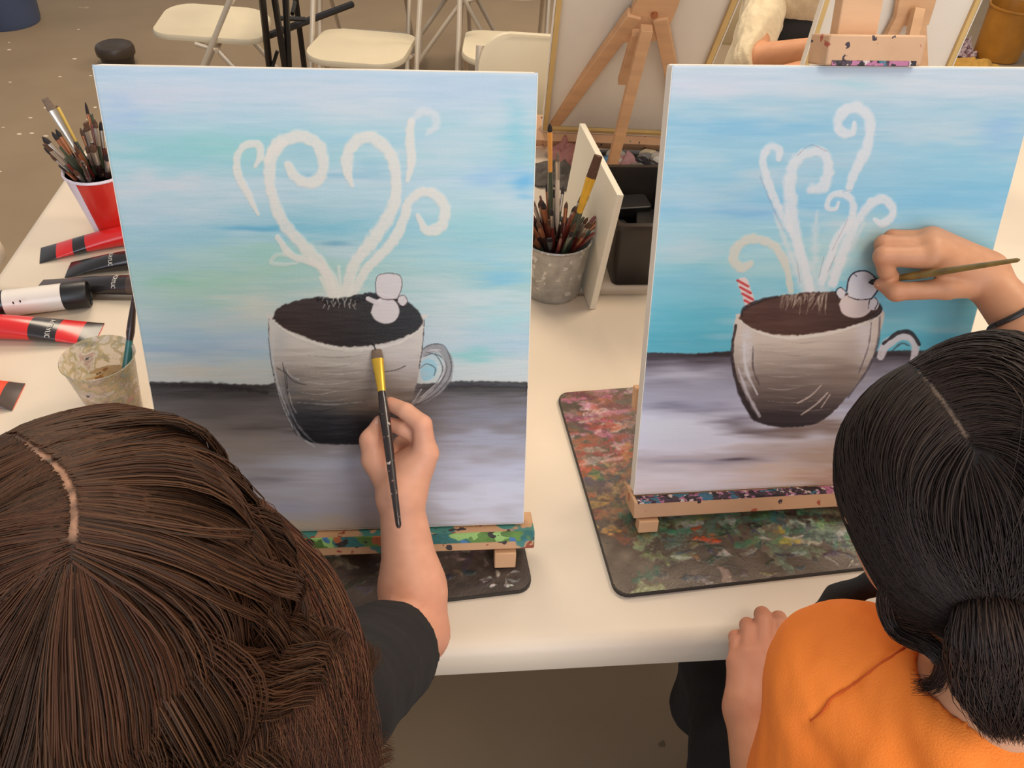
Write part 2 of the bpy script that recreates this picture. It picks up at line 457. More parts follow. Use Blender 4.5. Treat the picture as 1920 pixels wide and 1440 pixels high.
class Paint:
    """brushwork mixed on a painted surface; X, Y are the sample places in the sketch's own units"""
    def __init__(s, X, Y, base): s.X = X; s.Y = Y; s.c = np.tile(np.asarray(base, float), (len(X), 1)); s.h = np.zeros(len(X))
    def mix(s, m, col, a):
        col = np.asarray(col, float); a = np.asarray(a)[:, None] if np.ndim(a) else a
        s.c[m] = s.c[m] * (1 - a) + col * a
    def blob(s, x, y, rx, ry, col, a=.7, seed=0, warp=.5, ang=0):
        m = (np.abs(s.X - x) < rx * 2.6 + ry * abs(ang) * 2) & (np.abs(s.Y - y) < ry * 2.6 + rx * abs(ang) * 2.6); X = s.X[m] - x; Y = s.Y[m] - y
        Y = Y - ang * X + (vn(s.X[m] / 45, s.Y[m] / 9, seed) - .5) * ry * 2 * warp; X = X + (vn(s.X[m] / 50, s.Y[m] / 4, seed + 5) - .5) * rx * 1.6 * warp
        s.mix(m, col, a * np.exp(-(X / rx) ** 2 * 1.2 - (Y / ry) ** 2 * 1.2))
    def stroke(s, pts, w, col, a=1, soft=.35, rough=.35, seed=0, n=8, grain=9):
        P = crom(pts, n) if len(pts) > 2 else np.asarray(pts, float); ws = np.interp(np.linspace(0, 1, len(P)), np.linspace(0, 1, len(np.atleast_1d(w))), np.atleast_1d(w)) / 2
        W = ws.max() * 1.6 + 2; lo = P.min(0) - W; hi = P.max(0) + W
        m = np.where((s.X > lo[0]) & (s.X < hi[0]) & (s.Y > lo[1]) & (s.Y < hi[1]))[0]
        if not len(m): return
        x = s.X[m]; y = s.Y[m]; best = np.full(len(m), 9.)
        for i in range(len(P) - 1):
            a0 = P[i]; d = P[i + 1] - a0; l2 = max(d @ d, 1e-6); t = np.clip(((x - a0[0]) * d[0] + (y - a0[1]) * d[1]) / l2, 0, 1)
            dd = np.hypot(x - a0[0] - t * d[0], y - a0[1] - t * d[1]) / (ws[i] + t * (ws[i + 1] - ws[i]) + 1e-6); best = np.minimum(best, dd)
        best = best + (vn(x / grain, y / grain, seed) - .5) * rough
        al = np.clip((1 - best) / max(soft, .01), 0, 1); k = al > 0
        al = al * (1 - rough * .5 * vn(x / 3, y / 3, seed + 9))
        s.mix(m[k], col, a * al[k]); s.h[m[k]] = np.maximum(s.h[m[k]], al[k] * a)
    def poly(s, pts, col, a=1, soft=2, rough=0, seed=0, smooth=True):
        P = crom(list(pts) + [pts[0]], 6) if smooth else np.asarray(list(pts) + [pts[0]], float)
        lo = P.min(0) - 8; hi = P.max(0) + 8; m = np.where((s.X > lo[0]) & (s.X < hi[0]) & (s.Y > lo[1]) & (s.Y < hi[1]))[0]
        x = s.X[m]; y = s.Y[m]; ins = np.zeros(len(m), bool); dist = np.full(len(m), 1e9)
        for i in range(len(P) - 1):
            p0, p1 = P[i], P[i + 1]
            if p0[1] != p1[1]:
                c = ((p0[1] > y) != (p1[1] > y)) & (x < (p1[0] - p0[0]) * (y - p0[1]) / (p1[1] - p0[1]) + p0[0]); ins ^= c
            d = p1 - p0; l2 = max(d @ d, 1e-6); t = np.clip(((x - p0[0]) * d[0] + (y - p0[1]) * d[1]) / l2, 0, 1)
            dist = np.minimum(dist, np.hypot(x - p0[0] - t * d[0], y - p0[1] - t * d[1]))
        sd = np.where(ins, dist, -dist) + (vn(x / 5, y / 5, seed) - .5) * rough
        al = np.clip(sd / soft + .5, 0, 1); k = al > 0; mm = m[k]
        cc = col(s.X[mm], s.Y[mm]) if callable(col) else col
        s.mix(mm, cc, a * al[k])


def vgrad(stops, wob=6, seed=3, sx=40, sy=5):
    ys = [q[0] for q in stops]; cs = np.array([q[1] for q in stops], float)
    def f(X, Y):
        Yw = Y + (fbm(X / sx, Y / sy, seed) - .5) * wob * 2
        return np.stack([np.interp(Yw, ys, cs[:, k]) for k in range(3)], 1)
    return f


# ------------------------------------------------------------------ hair
def strands(roots, dirs, steps, h, prims, off, wave, grav, seed, stiff=.6, attract=None, cluster=None, clump=.06, limit=None):
    """roots grown over the collision solid; returns points (N, steps+1, 3)"""
    rg = np.random.default_rng(seed); N = len(roots); P = roots.copy(); D = dirs.copy(); out = [P.copy()]
    cl = cluster if cluster is not None else np.arange(N) // 40
    hs = float(np.mean(h)); ncl = cl.max() + 1; ph = rg.uniform(0, 6.28, (ncl, 3))[cl] + rg.normal(0, .10, (N, 3)); fr = rg.uniform(.7, 1.3, ncl)[cl]
    for s in range(steps):
        t = s / steps
        tgt = D * stiff
        tgt[:, 2] -= grav * (.15 + .85 * min(1, t * 3))
        if attract is not None: tgt += attract(P, t)
        amp = wave * min(1, t * 2.0)
        tgt += amp * np.stack([np.sin(ph[:, k] + fr * s * hs * 42 + k) for k in range(3)], 1)
        D = tgt / (np.linalg.norm(tgt, axis=1, keepdims=True) + 1e-9)
        P = P + D * (h if np.ndim(h) == 0 else h)
        if clump:
            cnt_ = np.maximum(np.bincount(cl, minlength=ncl), 1); mean = np.stack([np.bincount(cl, P[:, k], ncl) / cnt_ for k in range(3)], 1)[cl]; P = P + (mean - P) * clump * t
        if limit is not None: P, D = limit(P, D, t)
        o = off * min(1, .25 + t * 3)
        d = sdf_pts(prims, P); m = d < o
        if m.any():
            g = sdf_grad(prims, P[m]); P[m] += g * (o - d)[m][:, None]
            dn = (D[m] * g).sum(1, keepdims=True); D[m] = D[m] - g * np.minimum(dn, 0)
        out.append(P.copy())
    S = np.stack(out, 1)
    for _ in range(2): S[:, 1:-1] = S[:, 1:-1] * .5 + (S[:, :-2] + S[:, 2:]) * .25
    return S


def hair_mesh(name, S, rad, mat_, parent, cols):
    """three-sided tapering fibres; S (N, n, 3), cols (N, 3)"""
    N, n, _ = S.shape; T = np.gradient(S, axis=1); T /= np.linalg.norm(T, axis=2, keepdims=True) + 1e-9
    A = np.cross(T, np.array([.3, .2, .93])); A /= np.linalg.norm(A, axis=2, keepdims=True) + 1e-9; B = np.cross(T, A)
    t = np.linspace(0, 1, n); r = (np.asarray(rad).reshape(-1, 1) * (1 - .85 * t ** 3)[None])[..., None]
    V = np.stack([S + (A * math.cos(a) + B * math.sin(a)) * r for a in (0, 2.094, 4.189)], 2)  # N,n,3,3
    base = (np.arange(N)[:, None, None] * n + np.arange(n - 1)[None, :, None]) * 3; k = np.arange(3)[None, None]
    Q = np.stack([base + k, base + (k + 1) % 3, base + 3 + (k + 1) % 3, base + 3 + k], -1).reshape(-1, 4)
    cc = np.repeat(cols, n * 3, 0) if cols.ndim == 2 else np.repeat(cols.reshape(-1, 3), 3, 0)
    return mesh_np(name, V.reshape(-1, 3), Q, mat_, parent, True, cc)


def lock(name, path, radii, n, wave, seed, cols, parent, rad=(.0004, .0007), squash=.6, m=None, steps=24, short=.72):
    """a hanging lock of hair: fibres following one path"""
    rg = np.random.default_rng(seed); P = crom(path, 12); t = np.linspace(0, 1, len(P)); ts = np.linspace(0, 1, steps); Q = np.stack([np.interp(ts, t, P[:, k]) for k in range(3)], 1)
    T = np.gradient(Q, axis=0); T /= np.linalg.norm(T, axis=1, keepdims=True); toc = CAM - Q; A = np.cross(T, toc); A /= np.linalg.norm(A, axis=1, keepdims=True); B = np.cross(A, T)
    a = rg.uniform(0, 2 * math.pi, n); r = np.sqrt(rg.uniform(0, 1, n)); g = rg.integers(0, 14, n); ph = rg.uniform(0, 6.28, 14)[g]; R_ = np.interp(ts, np.linspace(0, 1, len(radii)), radii)
    ea = (r * np.cos(a))[:, None] * R_[None]; eb = (r * np.sin(a))[:, None] * R_[None] * squash
    ea = ea + wave * np.sin(ph[:, None] + ts[None] * 9) * ts[None] + rg.normal(0, .0012, (n, 1)) * ts; ln = rg.uniform(short, 1.0, n)[:, None]
    S = np.zeros((n, steps, 3)); tt = ts[None] * ln
    for k in range(3):
        S[..., k] = np.interp(tt.ravel(), ts, Q[:, k]).reshape(n, steps) + ea * np.interp(tt.ravel(), ts, A[:, k]).reshape(n, steps) + eb * np.interp(tt.ravel(), ts, B[:, k]).reshape(n, steps)
    c = np.array([cols[i] for i in rg.integers(0, len(cols), n)]); return hair_mesh(name, S, rg.uniform(*rad, n), m, parent, c)


def hit(u, v, prims, off=0.0, t0=.2):
    """first place on the solid seen from the camera through a pixel, off metres in front of it"""
    d = ray(u, v); l = np.linalg.norm(d); t = t0
    for _ in range(80):
        q = sdf_pts(prims, (CAM + d * t)[None])[0] - off
        if q < .0004 or t > 1.2: break
        t += q / l * .9
    return CAM + d * t

# ================================================================== setting
TZ = .74; TY = math.radians(7.3)
tX = np.array([math.cos(TY), math.sin(TY), 0]); tY = np.array([-math.sin(TY), math.cos(TY), 0]); tZ = np.array([0, 0, 1.])
TAB = (np.zeros(3), np.array([tX, tY, tZ]))      # table-aligned frame


def tab(p): return np.array([p @ tX, p @ tY])


fl = one((np.array([(-6, -3, 0), (7, -3, 0), (7, 10, 0), (-6, 10, 0), (-6, -3, -.1), (7, -3, -.1), (7, 10, -.1), (-6, 10, -.1)]), [(0, 1, 2, 3), (7, 6, 5, 4), (0, 4, 5, 1), (1, 5, 6, 2), (2, 6, 7, 3), (3, 7, 4, 0)]), 'floor', MT['floor'])
struct(fl, 'brown grey concrete floor with paint flecks')
wl = one(box(-6, 7, 10, 10.12, 0, 3.2), 'wall_back', mat('wall_paint', (206, 190, 164), .8, .03, 3)); struct(wl, 'plain beige wall')
# dried paint drips on the floor
rg = np.random.default_rng(3); mb = MB()
for k in range(20):
    u, v = rg.uniform(0, 200), rg.uniform(20, 330); p = pz(u, v, 0); r = rg.uniform(.004, .013)
    mb.add(lathe([(r, .0), (r * .8, .0012), (0, .0016)], 7, (p[0], p[1], .0005), 1, rg.uniform(.5, 1)))
o = mb.build('paint_flecks', mat('dried_paint', (222, 204, 176), .7, .05), smooth=True); tag(o, 'small pale dried paint drips scattered on the concrete floor', 'paint drips', kind='stuff')


def folding_table(x0, x1, y0, y1, label, frame=TAB, ztop=TZ):
    cx, cy = (x0 + x1) / 2, (y0 + y1) / 2; c = frame[0] + np.array([cx, cy, 0]) @ frame[1]
    t = thing('folding_table', label, 'table', (c[0], c[1], 0), 'white folding tables')
    T = (c * [1, 1, 0] + [0, 0, 0], frame[1]); w, d = x1 - x0, y1 - y0
    mb = MB(); outs = [(0, ztop - .045), (.006, ztop - .047), (.0, ztop - .02), (-.006, ztop - .008), (-.020, ztop)]
    V = []; n = None
    for ins, z in [(-.004, ztop - .047), (.004, ztop - .047), (.006, ztop - .03), (.003, ztop - .012), (-.006, ztop - .002), (-.016, ztop)]:
        P = rrect(w + 2 * ins - .012, d + 2 * ins - .012, .035 + ins, 6); n = len(P); V += [(x, y, z) for x, y in P]
    F = [tuple(range(n))[::-1], tuple(range(5 * n, 6 * n))]
    for i in range(5):
        for k in range(n): F.append((i * n + k, i * n + (k + 1) % n, (i + 1) * n + (k + 1) % n, (i + 1) * n + k))
    mb.add((np.array(V), F), 0, T); mb.build('tabletop', MT['table'], t, smooth=True)
    for sx in (-1, 1):
        mb = MB(); xx = sx * (w / 2 - .25)
        mb.add(tube([(xx, -d / 2 + .1, .0), (xx, -d / 2 + .1, ztop - .1), (xx, -d / 2 + .12, ztop - .05)], .013), 0, T)
        mb.add(tube([(xx, d / 2 - .1, .0), (xx, d / 2 - .1, ztop - .1), (xx, d / 2 - .12, ztop - .05)], .013), 0, T)
        mb.add(tube([(xx, -d / 2 + .1, .22), (xx, d / 2 - .1, .22)], .011), 0, T)
        mb.build('leg_frame', MT['greyblack'], t, smooth=True)
    return t


Y0 = .455; XL = -.762; YM = 1.150
folding_table(XL, XL + 2.3, Y0, YM, 'white folding table in front carrying both mug paintings')
folding_table(XL, XL + 2.3, YM + .006, YM + .745, 'white folding table behind, carrying the easels seen from the back')
# neighbouring table at the left
c = pz(16, 448, TZ); d = nrm(c - pz(-40, 405, TZ)); c2 = c; ddir = np.array([d[0], d[1], 0]); nd = np.array([-ddir[1], ddir[0], 0])
folding_table(-1.2, 0, -.76, 0, 'white folding table at the left edge, joining the front table', (np.array([c[0] - .004, c[1], 0]), np.array([ddir, nd, tZ])))

# ================================================================== canvases
CL = dict(c=np.array([-.17625, .57381, .79659]), yaw=math.radians(7.05), tilt=math.radians(18.3), w=.406, h=.508)
CR = dict(c=np.array([.36409, .69096, .79078]), yaw=math.radians(8.77), tilt=math.radians(17.8), w=.406, h=.508)
for K in (CL, CR):
    a, t = K['yaw'], K['tilt']; K['u'] = np.array([math.cos(a), math.sin(a), 0]); b = np.array([-math.sin(a), math.cos(a), 0])
    K['v'] = np.array([0, 0, 1]) * math.cos(t) + b * math.sin(t); K['n'] = np.cross(K['u'], K['v']); K['b'] = b   # n faces the painter
    K['T'] = (K['c'], np.array([K['u'], K['v'], K['n']]))


def on(K, u, v, off=0.0):
    """the place 'off' metres in front of canvas K seen at photo pixel (u, v)"""
    return pplane(u, v, K['c'] + K['n'] * off, K['n'])


def stretched(K, label, paintfn, res=.00085, group=None):
    t = thing('stretched_canvas', label, 'painting', K['c'] - K['n'] * .01, group)
    w, h = K['w'], K['h']; th = .018
    V, F = prism(rrect(w, h, .003, 2, 0, h / 2), -th, -.0006)
    mb = MB(); mb.add((V, F[1:]), 0, K['T']); mb.build('canvas_cloth', MT['cloth'], t)
    for (x0, x1, y0, y1) in ((-w / 2 + .001, -w / 2 + .036, .001, h - .001), (w / 2 - .036, w / 2 - .001, .001, h - .001), (-w / 2 + .036, w / 2 - .036, .001, .036), (-w / 2 + .036, w / 2 - .036, h - .036, h - .001)):
        MB().add(box(x0, x1, y0, y1, -th - .001, -.004), 0, K['T']).build('stretcher_bar', MT['pine'], t)
    nx, ny = int(w / res) + 1, int(h / res) + 1
    gx, gy = np.meshgrid(np.linspace(-w / 2, w / 2, nx), np.linspace(0, h, ny)); L = np.stack([gx.ravel(), gy.ravel(), np.zeros(gx.size)], 1)
    Wp = K['T'][0] + L @ K['T'][1]; X, Y = pj(Wp)
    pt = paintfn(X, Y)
    L[:, 2] = np.clip(pt.h, 0, 1) * .00035 + (fbm(X / 30, Y / 2.5, 77) - .5) * .0002
    edge = np.minimum.reduce([gx.ravel() + w / 2, w / 2 - gx.ravel(), gy.ravel(), h - gy.ravel()]); L[:, 2] -= np.clip(1 - edge / .0025, 0, 1) ** 2 * .0012
    i = (np.arange(ny - 1)[:, None] * nx + np.arange(nx - 1)[None]).ravel(); Q = np.stack([i, i + 1, i + nx + 1, i + nx], 1)
    m = vcol_mat('painted_' + ('left' if K is CL else 'right'), .42, .22, 900, spec=.35)
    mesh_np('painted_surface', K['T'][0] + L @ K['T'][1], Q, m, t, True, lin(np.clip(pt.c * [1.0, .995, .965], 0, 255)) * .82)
    return t


def sky(p, rows, seed):
    X, Y = p.X, p.Y
    Yw = Y + (fbm(X / 120, Y / 22, seed) - .5) * 60
    ys = [r[0] for r in rows]; cs = np.array([r[1] for r in rows], float)
    p.c = np.stack([np.interp(Yw, ys, cs[:, k]) for k in range(3)], 1)
    s = (fbm(X / 90, Y / 6, seed + 3, 4) - .5)[:, None]; p.c += s * np.array([30, 15, 10])
    s2 = np.clip((fbm(X / 160, Y / 28, seed + 8, 3) - .5) * 3, 0, 1)[:, None]; p.c = p.c * (1 - s2 * .5) + np.array([214, 217, 226]) * s2 * .5; p.c = p.c * .93 + np.array([214, 214, 222]) * .07


def paint_left(X, Y):
    p = Paint(X, Y, (180, 205, 222))
    sky(p, [(100, (186, 208, 232)), (180, (192, 210, 228)), (230, (176, 208, 224)), (290, (158, 204, 216)), (335, (186, 212, 226)), (385, (178, 208, 222)), (430, (152, 200, 218)), (480, (170, 206, 210)), (540, (172, 206, 206)), (600, (186, 210, 218)), (650, (172, 202, 224)), (690, (206, 216, 220)), (730, (212, 214, 212))], 11)
    B = [(300, 185, 120, 26, (212, 212, 228), .7), (560, 165, 130, 22, (206, 212, 226), .55), (230, 220, 60, 40, (166, 194, 232), .6), (860, 170, 120, 30, (184, 204, 230), .6), (700, 210, 130, 25, (208, 214, 222), .55),
         (310, 285, 140, 26, (140, 202, 212), .7), (420, 275, 110, 30, (146, 206, 206), .6), (300, 345, 120, 22, (216, 214, 222), .7), (560, 290, 60, 40, (150, 196, 214), .5), (700, 310, 40, 16, (140, 190, 214), .5), (700, 262, 160, 14, (140, 196, 222), .5),
         (300, 395, 110, 30, (196, 210, 226), .6), (640, 330, 120, 8, (120, 178, 208), .6), (860, 285, 120, 40, (200, 214, 226), .7), (930, 330, 70, 22, (148, 192, 232), .7), (965, 250, 26, 70, (130, 200, 220), .6), (985, 345, 26, 22, (96, 178, 230), .8),
         (500, 428, 90, 6, (86, 166, 208), .8), (620, 425, 120, 18, (120, 190, 212), .7), (620, 458, 40, 5, (100, 160, 190), .7), (640, 400, 120, 30, (156, 198, 214), .5), (870, 400, 60, 40, (180, 216, 220), .5), (900, 430, 100, 30, (150, 206, 212), .6),
         (340, 530, 70, 12, (130, 200, 170), .75), (380, 545, 120, 30, (176, 210, 190), .6), (500, 480, 90, 28, (160, 206, 190), .6), (480, 520, 120, 20, (176, 210, 186), .45), (280, 470, 60, 24, (160, 198, 220), .6), (600, 500, 120, 14, (170, 204, 192), .5),
         (890, 480, 100, 20, (150, 204, 226), .6), (940, 520, 60, 22, (120, 192, 228), .7), (900, 560, 110, 20, (206, 220, 228), .7), (930, 600, 70, 24, (160, 216, 226), .6), (900, 640, 100, 22, (190, 214, 230), .5), (880, 668, 60, 16, (130, 208, 208), .7), (940, 690, 60, 16, (206, 218, 222), .8),
         (330, 655, 110, 10, (154, 184, 220), .7), (400, 640, 120, 26, (180, 204, 228), .5), (470, 570, 60, 30, (222, 218, 206), .7), (500, 590, 60, 24, (220, 214, 204), .6), (420, 610, 100, 14, (206, 214, 214), .6), (840, 600, 60, 50, (214, 218, 222), .5), (350, 695, 120, 14, (222, 212, 200), .7), (620, 545, 70, 20, (220, 216, 204), .6)]
    for i, (x, y, rx, ry, c, a) in enumerate(B): p.blob(x, y, rx, ry, c, a, i)
    # table band
    p.poly([(150, 716), (285, 716), (400, 719), (500, 722), (520, 716), (700, 712), (800, 720), (860, 714), (1100, 719), (1100, 1100), (150, 1100)], vgrad([(712, (58, 52, 52)), (730, (66, 62, 62)), (750, (98, 92, 94)), (800, (122, 114, 116)), (850, (150, 144, 150)), (900, (168, 166, 180)), (950, (176, 172, 184)), (1010, (176, 164, 158))], 16, 5, 60, 6), 1, 3, 2, smooth=False)
    B = [(950, 780, 120, 30, (130, 132, 152), .8), (920, 830, 110, 30, (164, 168, 192), .8), (930, 880, 130, 30, (190, 194, 220), .8), (900, 930, 160, 30, (212, 216, 238), .85), (930, 970, 120, 24, (206, 208, 230), .8), (600, 870, 120, 14, (178, 184, 208), .7), (560, 920, 120, 24, (192, 196, 220), .6),
         (560, 960, 120, 18, (166, 172, 206), .6), (420, 800, 110, 16, (122, 112, 108), .7), (460, 840, 90, 26, (150, 138, 132), .6), (500, 900, 60, 10, (110, 108, 118), .5), (560, 985, 140, 16, (186, 168, 150), .8), (400, 770, 120, 18, (92, 86, 86), .7), (420, 740, 160, 10, (60, 56, 56), .6), (480, 800, 60, 8, (84, 78, 78), .6), (640, 870, 120, 18, (190, 192, 214), .7), (660, 900, 100, 20, (206, 204, 226), .5)]
    for i, (x, y, rx, ry, c, a) in enumerate(B): p.blob(x, y, rx, ry, c, a, 60 + i)
    m_ = p.Y > 735; p.c[m_] *= np.minimum(1.10, 244 / p.c[m_].max(1))[:, None]  # paint below the table line brightened to offset the painter's shade
    p.stroke([(280, 720), (400, 722), (500, 735)], [8, 14, 10], (40, 34, 36), .7, .6, .8, 3); p.stroke([(840, 722), (900, 722), (995, 726)], [12, 10, 8], (44, 40, 48), .8, .6, .8, 4)
    # steam
    W = (232, 222, 214)
    S = [([(500, 300), (520, 270), (558, 256), (592, 268), (606, 300), (600, 332), (576, 343), (553, 330), (540, 308)], [14, 22, 24, 24, 22, 22, 22, 20, 14]), ([(630, 555), (608, 505), (570, 462), (530, 415), (510, 365), (505, 325), (512, 290), (530, 268)], [26, 22, 24, 22, 20, 22, 22, 18]),
         ([(648, 548), (662, 500), (700, 448), (732, 400), (743, 350), (736, 300), (712, 266), (682, 258), (656, 280), (650, 315), (660, 348)], [22, 22, 26, 24, 20, 22, 24, 26, 24, 20, 8]), ([(484, 402), (464, 362), (446, 325), (446, 292), (462, 271), (484, 272), (488, 292), (478, 312)], [6, 15, 16, 14, 15, 14, 14, 8]),
         ([(764, 338), (772, 300), (768, 262), (770, 228)], [8, 18, 18, 14]), ([(664, 548), (690, 502), (735, 455), (758, 410), (766, 380), (790, 360), (818, 366), (835, 392), (826, 424), (800, 432), (783, 404)], [18, 18, 20, 18, 18, 18, 20, 20, 22, 18, 8]),
         ([(624, 545), (606, 505), (578, 490), (545, 478), (520, 445)], [12, 16, 14, 14, 10]), ([(545, 480), (520, 478), (508, 492), (530, 496), (556, 494)], [6, 8, 8, 7, 4])]
    for i, (q, ww) in enumerate(S): p.stroke(q, [k * 1.22 for k in ww], W, .93 if i != 7 else .55, .4, .35, 20 + i)
    p.stroke([(775, 225), (790, 208), (812, 212), (818, 235), (800, 252)], [16, 20, 22, 18, 14], (226, 222, 226), .7, .7, .6, 31)
    for i, q in enumerate([[(618, 555), (600, 520)], [(640, 560), (635, 500)], [(655, 560), (665, 520)], [(630, 560), (622, 520)]]): p.stroke(q, [16, 8], (232, 226, 214), .8, .8, .6, 33 + i)
    # mug handle
    p.stroke([(792, 662), (812, 652), (832, 660), (842, 685), (834, 715), (806, 742), (775, 755)], [16, 18, 18, 20, 20, 18, 10], (150, 146, 150), .95, .3, .3, 40)
    p.poly([(790, 680), (800, 672), (815, 678), (820, 694), (812, 708), (795, 714), (788, 700)], (160, 208, 228), 1, 2)
    for i, q in enumerate([[(792, 655), (812, 645), (834, 650), (846, 682), (840, 712), (812, 742), (778, 760)], [(795, 668), (815, 664), (830, 690), (818, 718), (790, 742)], [(788, 690), (800, 682), (816, 690), (814, 704)], [(800, 660), (826, 668), (838, 690), (822, 722), (786, 752)]]): p.stroke(q, [2.6], (72, 68, 74), .8, .5, .3, 41 + i)
    for i, q in enumerate([[(800, 658), (822, 660), (834, 684), (824, 712), (790, 744)], [(790, 730), (774, 756)], [(806, 655), (826, 656)], [(812, 730), (784, 754)]]): p.stroke(q, [3], (222, 216, 218), .75, .6, .5, 46 + i)
    # mug body
    body = [(505, 598), (507, 650), (514, 700), (524, 742), (540, 785), (556, 815), (585, 830), (650, 833), (706, 830), (742, 800), (770, 755), (784, 705), (792, 650), (796, 600), (760, 636), (650, 652), (560, 632)]
    p.poly([(500, 590)] + body[1:14] + [(798, 596), (790, 590), (650, 590)], vgrad([(600, (222, 212, 206)), (650, (218, 206, 198)), (690, (186, 172, 164)), (725, (150, 136, 126)), (755, (104, 96, 94)), (785, (58, 56, 62)), (815, (38, 36, 42)), (835, (30, 28, 32))], 26, 9, 80, 5), 1, 2.5, 2)
    for i, (x, y, rx, ry, c, a) in enumerate([(700, 760, 60, 26, (150, 126, 108), .8), (640, 740, 90, 14, (140, 124, 114), .6), (760, 690, 30, 60, (196, 188, 190), .7), (525, 650, 16, 50, (196, 192, 194), .7), (545, 720, 26, 26, (110, 108, 114), .6), (740, 660, 40, 26, (212, 204, 204), .7), (620, 670, 80, 12, (206, 194, 184), .5), (650, 800, 90, 14, (34, 32, 38), .7), (560, 770, 30, 20, (62, 62, 70), .6), (600, 700, 80, 8, (168, 152, 142), .5), (680, 715, 50, 10, (138, 122, 112), .6), (720, 730, 30, 30, (176, 166, 160), .5)]): p.blob(x, y, rx, ry, c, a, 90 + i)
    for i in range(26):
        y = 660 + i * 6.3; x0 = 540 + (i * 37) % 60; x1 = x0 + 60 + (i * 53) % 90
        p.stroke([(x0, y), ((x0 + x1) / 2, y + 4), (x1, y - 2)], [1, 3.5, 1], [(228, 220, 214), (120, 112, 110), (196, 184, 176)][i % 3] if i < 16 else [(70, 68, 74), (24, 22, 26)][i % 2], .45, .7, .8, 100 + i)
    p.stroke([(512, 620), (512, 680), (530, 750), (556, 810), (590, 838)], [3, 5, 7, 6, 4], (206, 206, 214), .75, .6, .8, 130)
    p.stroke([(520, 700), (535, 745), (560, 800), (600, 840)], [4, 6, 6, 3], (150, 152, 164), .7, .6, .9, 131)
    for i, q in enumerate([[(504, 598), (505, 650), (514, 705), (530, 755), (556, 812)], [(796, 600), (792, 650), (786, 690)], [(520, 690), (536, 700), (552, 715), (575, 722)], [(530, 680), (540, 740), (536, 690)], [(700, 700), (740, 694), (760, 686)]]): p.stroke(q, [2.4], (62, 56, 60), .85, .5, .6, 132 + i)
    for i, q in enumerate([[(535, 690), (545, 705), (560, 712)], [(514, 705), (530, 760), (548, 800)], [(540, 730), (548, 760), (556, 775)]]): p.stroke(q, [2], (214, 212, 218), .8, .5, .8, 140 + i)
    # coffee
    cof = [(512, 598), (522, 578), (552, 565), (600, 557), (640, 560), (690, 549), (735, 556), (776, 574), (792, 598), (786, 616), (752, 634), (706, 646), (660, 650), (610, 645), (560, 627), (528, 612)]
    p.poly(cof, lambda X, Y: np.array([62, 46, 41])[None] * (1 - np.clip((X - 560) / 190, 0, 1)[:, None] * .5) + (fbm(X / 60, Y / 6, 7) - .5)[:, None] * 26, 1, 2.5, 3)
    p.stroke([(600, 560), (640, 566), (690, 555), (735, 558)], [10, 16, 12, 8], (28, 22, 22), .9, .4, 1.2, 150)
    for i in range(16): x = 608 + (i * 29) % 62; y = 556 + (i * 13) % 18; p.stroke([(x, y), (x + (i % 5) * 2 - 4, y + 8)], [4, 2], (212, 204, 194), .75, .7, .8, 151 + i)
    p.stroke([(512, 604), (560, 634), (650, 656), (740, 646), (794, 614)], [3, 6, 9, 6, 3], (228, 218, 210), .9, .5, .5, 170)
    p.stroke([(700, 645), (704, 655)], [4, 3], (30, 24, 24), 1, .4, .4, 171)
    # marshmallow snowman
    Wm = (220, 208, 210)
    p.poly([(695, 586), (703, 566), (722, 556), (742, 566), (749, 585), (740, 602), (722, 607), (704, 600)], Wm, 1, 2); p.stroke([(690, 560), (708, 568)], [10, 12], Wm, 1, .3, .1, 172)
    p.poly([(707, 518), (716, 514), (742, 514), (752, 522), (753, 540), (746, 558), (728, 561), (710, 556), (705, 540)], Wm, 1, 2)
    p.poly([(745, 565), (748, 557), (756, 554), (763, 561), (762, 571), (753, 573)], Wm, 1, 1.5)
    for i, q in enumerate([[(705, 550), (705, 525), (714, 514), (740, 513), (752, 520), (753, 540), (746, 558)], [(745, 565), (748, 556), (758, 554), (764, 564), (758, 573), (748, 572)], [(706, 552), (720, 561), (744, 561)]]): p.stroke(q, [2.0], (88, 62, 66), .9, .5, .2, 173 + i)
    return p


